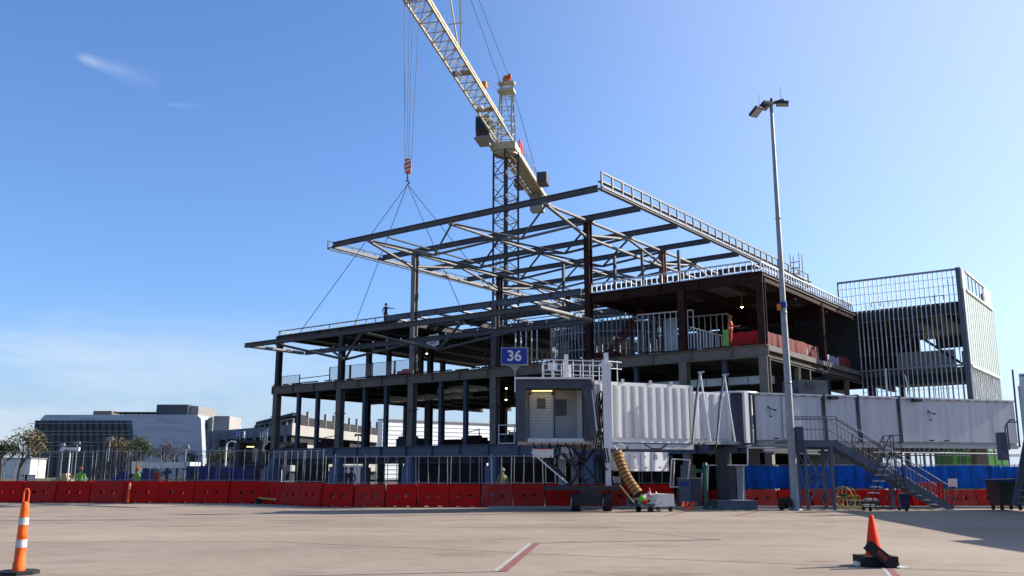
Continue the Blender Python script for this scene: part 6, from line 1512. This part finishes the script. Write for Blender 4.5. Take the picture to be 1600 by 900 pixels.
# ------------------------------------------------------------------ people
def person(loc, rz, label, shirt, legs, vest=None, hat=m_hatw, pose='stand', scale=1.0):
    t = thing('person', label, 'person', loc, rz)
    armL = [(.19, 0, 1.42), (.27, 0, 1.15), (.25, -.12, .93), (.24, -.17, .84)]; armR = [(-.19, 0, 1.42), (-.27, 0, 1.15), (-.25, -.1, .93), (-.24, -.14, .84)]
    if pose == 'point': armL = [(.19, 0, 1.42), (.42, -.05, 1.36), (.68, -.08, 1.38), (.77, -.08, 1.39)]
    if pose == 'work': armL = [(.19, 0, 1.42), (.26, -.12, 1.2), (.16, -.38, 1.22), (.13, -.46, 1.25)]; armR = [(-.19, 0, 1.42), (-.27, -.08, 1.18), (-.16, -.34, 1.15), (-.13, -.42, 1.17)]
    pts = [(0, 0, .96), (0, .01, 1.14), (0, 0, 1.36), (0, 0, 1.49), (0, -.015, 1.58), (0, -.01, 1.68), (0, 0, 1.745)]
    rad = [(.15, .11), (.135, .10), (.165, .105), (.06, .06), (.075, .09), (.08, .098), (.055, .065)]
    ed = [(0, 1), (1, 2), (2, 3), (3, 4), (4, 5), (5, 6)]
    for arm in (armL, armR):
        k = len(pts); pts += arm; rad += [(.062, .062), (.046, .046), (.032, .032), (.028, .036)]; ed += [(2, k), (k, k+1), (k+1, k+2), (k+2, k+3)]
    for s, fwd in ((1, .05), (-1, -.07)):
        k = len(pts); pts += [(.095*s, 0, .88), (.11*s, -fwd*.5, .5), (.12*s, fwd, .09), (.13*s, fwd-.16, .04)]; rad += [(.095, .095), (.062, .062), (.042, .045), (.04, .035)]; ed += [(0, k), (k, k+1), (k+1, k+2), (k+2, k+3)]
    me = bpy.data.meshes.new('body'); me.from_pydata(pts, ed, []); ob = bpy.data.objects.new('tmp_body', me); COL.objects.link(ob)
    sk = ob.modifiers.new('s', 'SKIN'); sk.use_smooth_shade = True
    for i, v in enumerate(me.skin_vertices[0].data): v.radius = rad[i]; v.use_root = (i == 0)
    ss = ob.modifiers.new('u', 'SUBSURF'); ss.levels = 1; ss.render_levels = 1
    dg = bpy.context.evaluated_depsgraph_get(); m2 = bpy.data.meshes.new_from_object(ob.evaluated_get(dg)); bpy.data.objects.remove(ob)
    # fingers, thumb, nose and ears joined to the same mesh
    ex = MB()
    for arm in (armL, armR):
        w_, h_ = Vector(arm[2]), Vector(arm[3]); d = (h_-w_).normalized(); sd_ = d.cross(Vector((0, 0, 1)) if abs(d.z) < .8 else Vector((1, 0, 0))).normalized()
        for k, ln in enumerate((.062, .075, .07, .052)):
            b_ = h_+sd_*(.012+.017*(k-1.8))+d*.02; c_ = b_+d*ln*.55; ex.tube(b_, c_, .009, 5); ex.tube(c_, c_+(d+Vector((0, -.4, -.2))).normalized()*ln*.5, .008, 5)
        ex.tube(h_-d*.02+sd_*.025, h_+sd_*.06+d*.02, .01, 5)
    ex.lathe([(.001, -.03), (.016, -.01), (.008, .02), (.001, .03)], (0, -.108, 1.635), 6)
    for s in (-1, 1): ex.lathe([(.001, -.03), (.014, 0), (.001, .03)], (.082*s, 0, 1.64), 6)
    m2b = ex.mesh('x', None); 
    import bmesh as _b
    bm = _b.new(); bm.from_mesh(m2); bm.from_mesh(m2b); bm.to_mesh(m2); bm.free(); bpy.data.meshes.remove(m2b)
    m2.materials.clear()
    for q in (m_skin, shirt, legs, m_rubber): m2.materials.append(q)
    hands = [Vector(armL[3]), Vector(armR[3])]
    for p in m2.polygons:
        c = p.center; p.use_smooth = True
        if c.z < .10: i = 3
        elif min((c-h).length for h in hands) < .10: i = 0
        elif c.z < .95 and abs(c.x) < .21: i = 2
        elif c.z > 1.50: i = 0
        else: i = 1
        p.material_index = i
    b = bpy.data.objects.new('body', m2); COL.objects.link(b); b.parent = t
    hh = MB().lathe([(.155, 1.685), (.118, 1.69), (.115, 1.74), (.09, 1.795), (.04, 1.825), (.001, 1.83)], (0, -.01, 0), 18).build('hard_hat', hat, t)
    if vest:
        mb = MB(); rings = [(.175, .135, .98), (.165, .13, 1.15), (.185, .135, 1.34), (.15, .11, 1.45)]; n = 18; vs = []
        for rx, ry, z in rings:
            for i in range(n): a = 2*PI*i/n; vs.append((rx*math.cos(a), ry*math.sin(a), z))
        mb.add(vs, [(k*n+i, k*n+(i+1) % n, (k+1)*n+(i+1) % n, (k+1)*n+i) for k in range(3) for i in range(n)], True); vb = mb.build('safety_vest', vest, t)
        mb = MB(); vs = []
        for z in (1.09, 1.14):
            for i in range(n): a = 2*PI*i/n; vs.append((.178*math.cos(a), .142*math.sin(a), z))
        mb.add(vs, [(i, (i+1) % n, n+(i+1) % n, n+i) for i in range(n)], True).build('reflective_strip', m_reflect, vb)
    if scale != 1: t.scale = (scale,)*3
    return t
person(tuple(W(V(27.8, .6, Z3))), .2, 'worker in dark clothes on the left roof edge with one arm stretched out', m_dkcl, m_dkcl, None, m_dkcl, 'point', .82)
person(tuple(W(V(2.0, .55, Z2))), 1.3, 'worker in red clothes and orange vest before the red sheet upstairs', m_redcl, m_redcl, m_vesto, m_dkcl and m_hato, 'work')
person(tuple(W(V(9.4, 7.6, Z3))), .5, 'worker in dark clothes on the right roof beside the bright rust column', m_dkcl, m_jeans, None, m_hatw, 'work')
def gp_(x, Y): p = atY(x, 745, Y); return (p.x, Y, 0.0)
person(gp_(785, 43.2), .3, 'worker in a khaki vest standing behind the fence below the jet bridge', m_vestk, m_jeans, m_vestk, m_vestk, scale=.95)
person(gp_(126, 52), .1, 'worker in a lime green vest behind the far left barriers', m_vestg, m_jeans, m_vestg, m_hato)
person(gp_(214, 50.5), 2.6, 'worker in a lime vest with orange hat beside the blue loader', m_vestg, m_jeans, m_vestg, m_hato)
person(gp_(247, 50), .6, 'worker in a red jacket near the blue containers', m_redcl, m_jeans, None, m_hatw)
person(gp_(539, 56), .2, 'left of two dark silhouetted workers under the building', m_dkcl, m_dkcl, None, m_dkcl)
person(gp_(549, 56.5), -.3, 'right of two dark silhouetted workers under the building', m_dkcl, m_dkcl, None, m_dkcl)
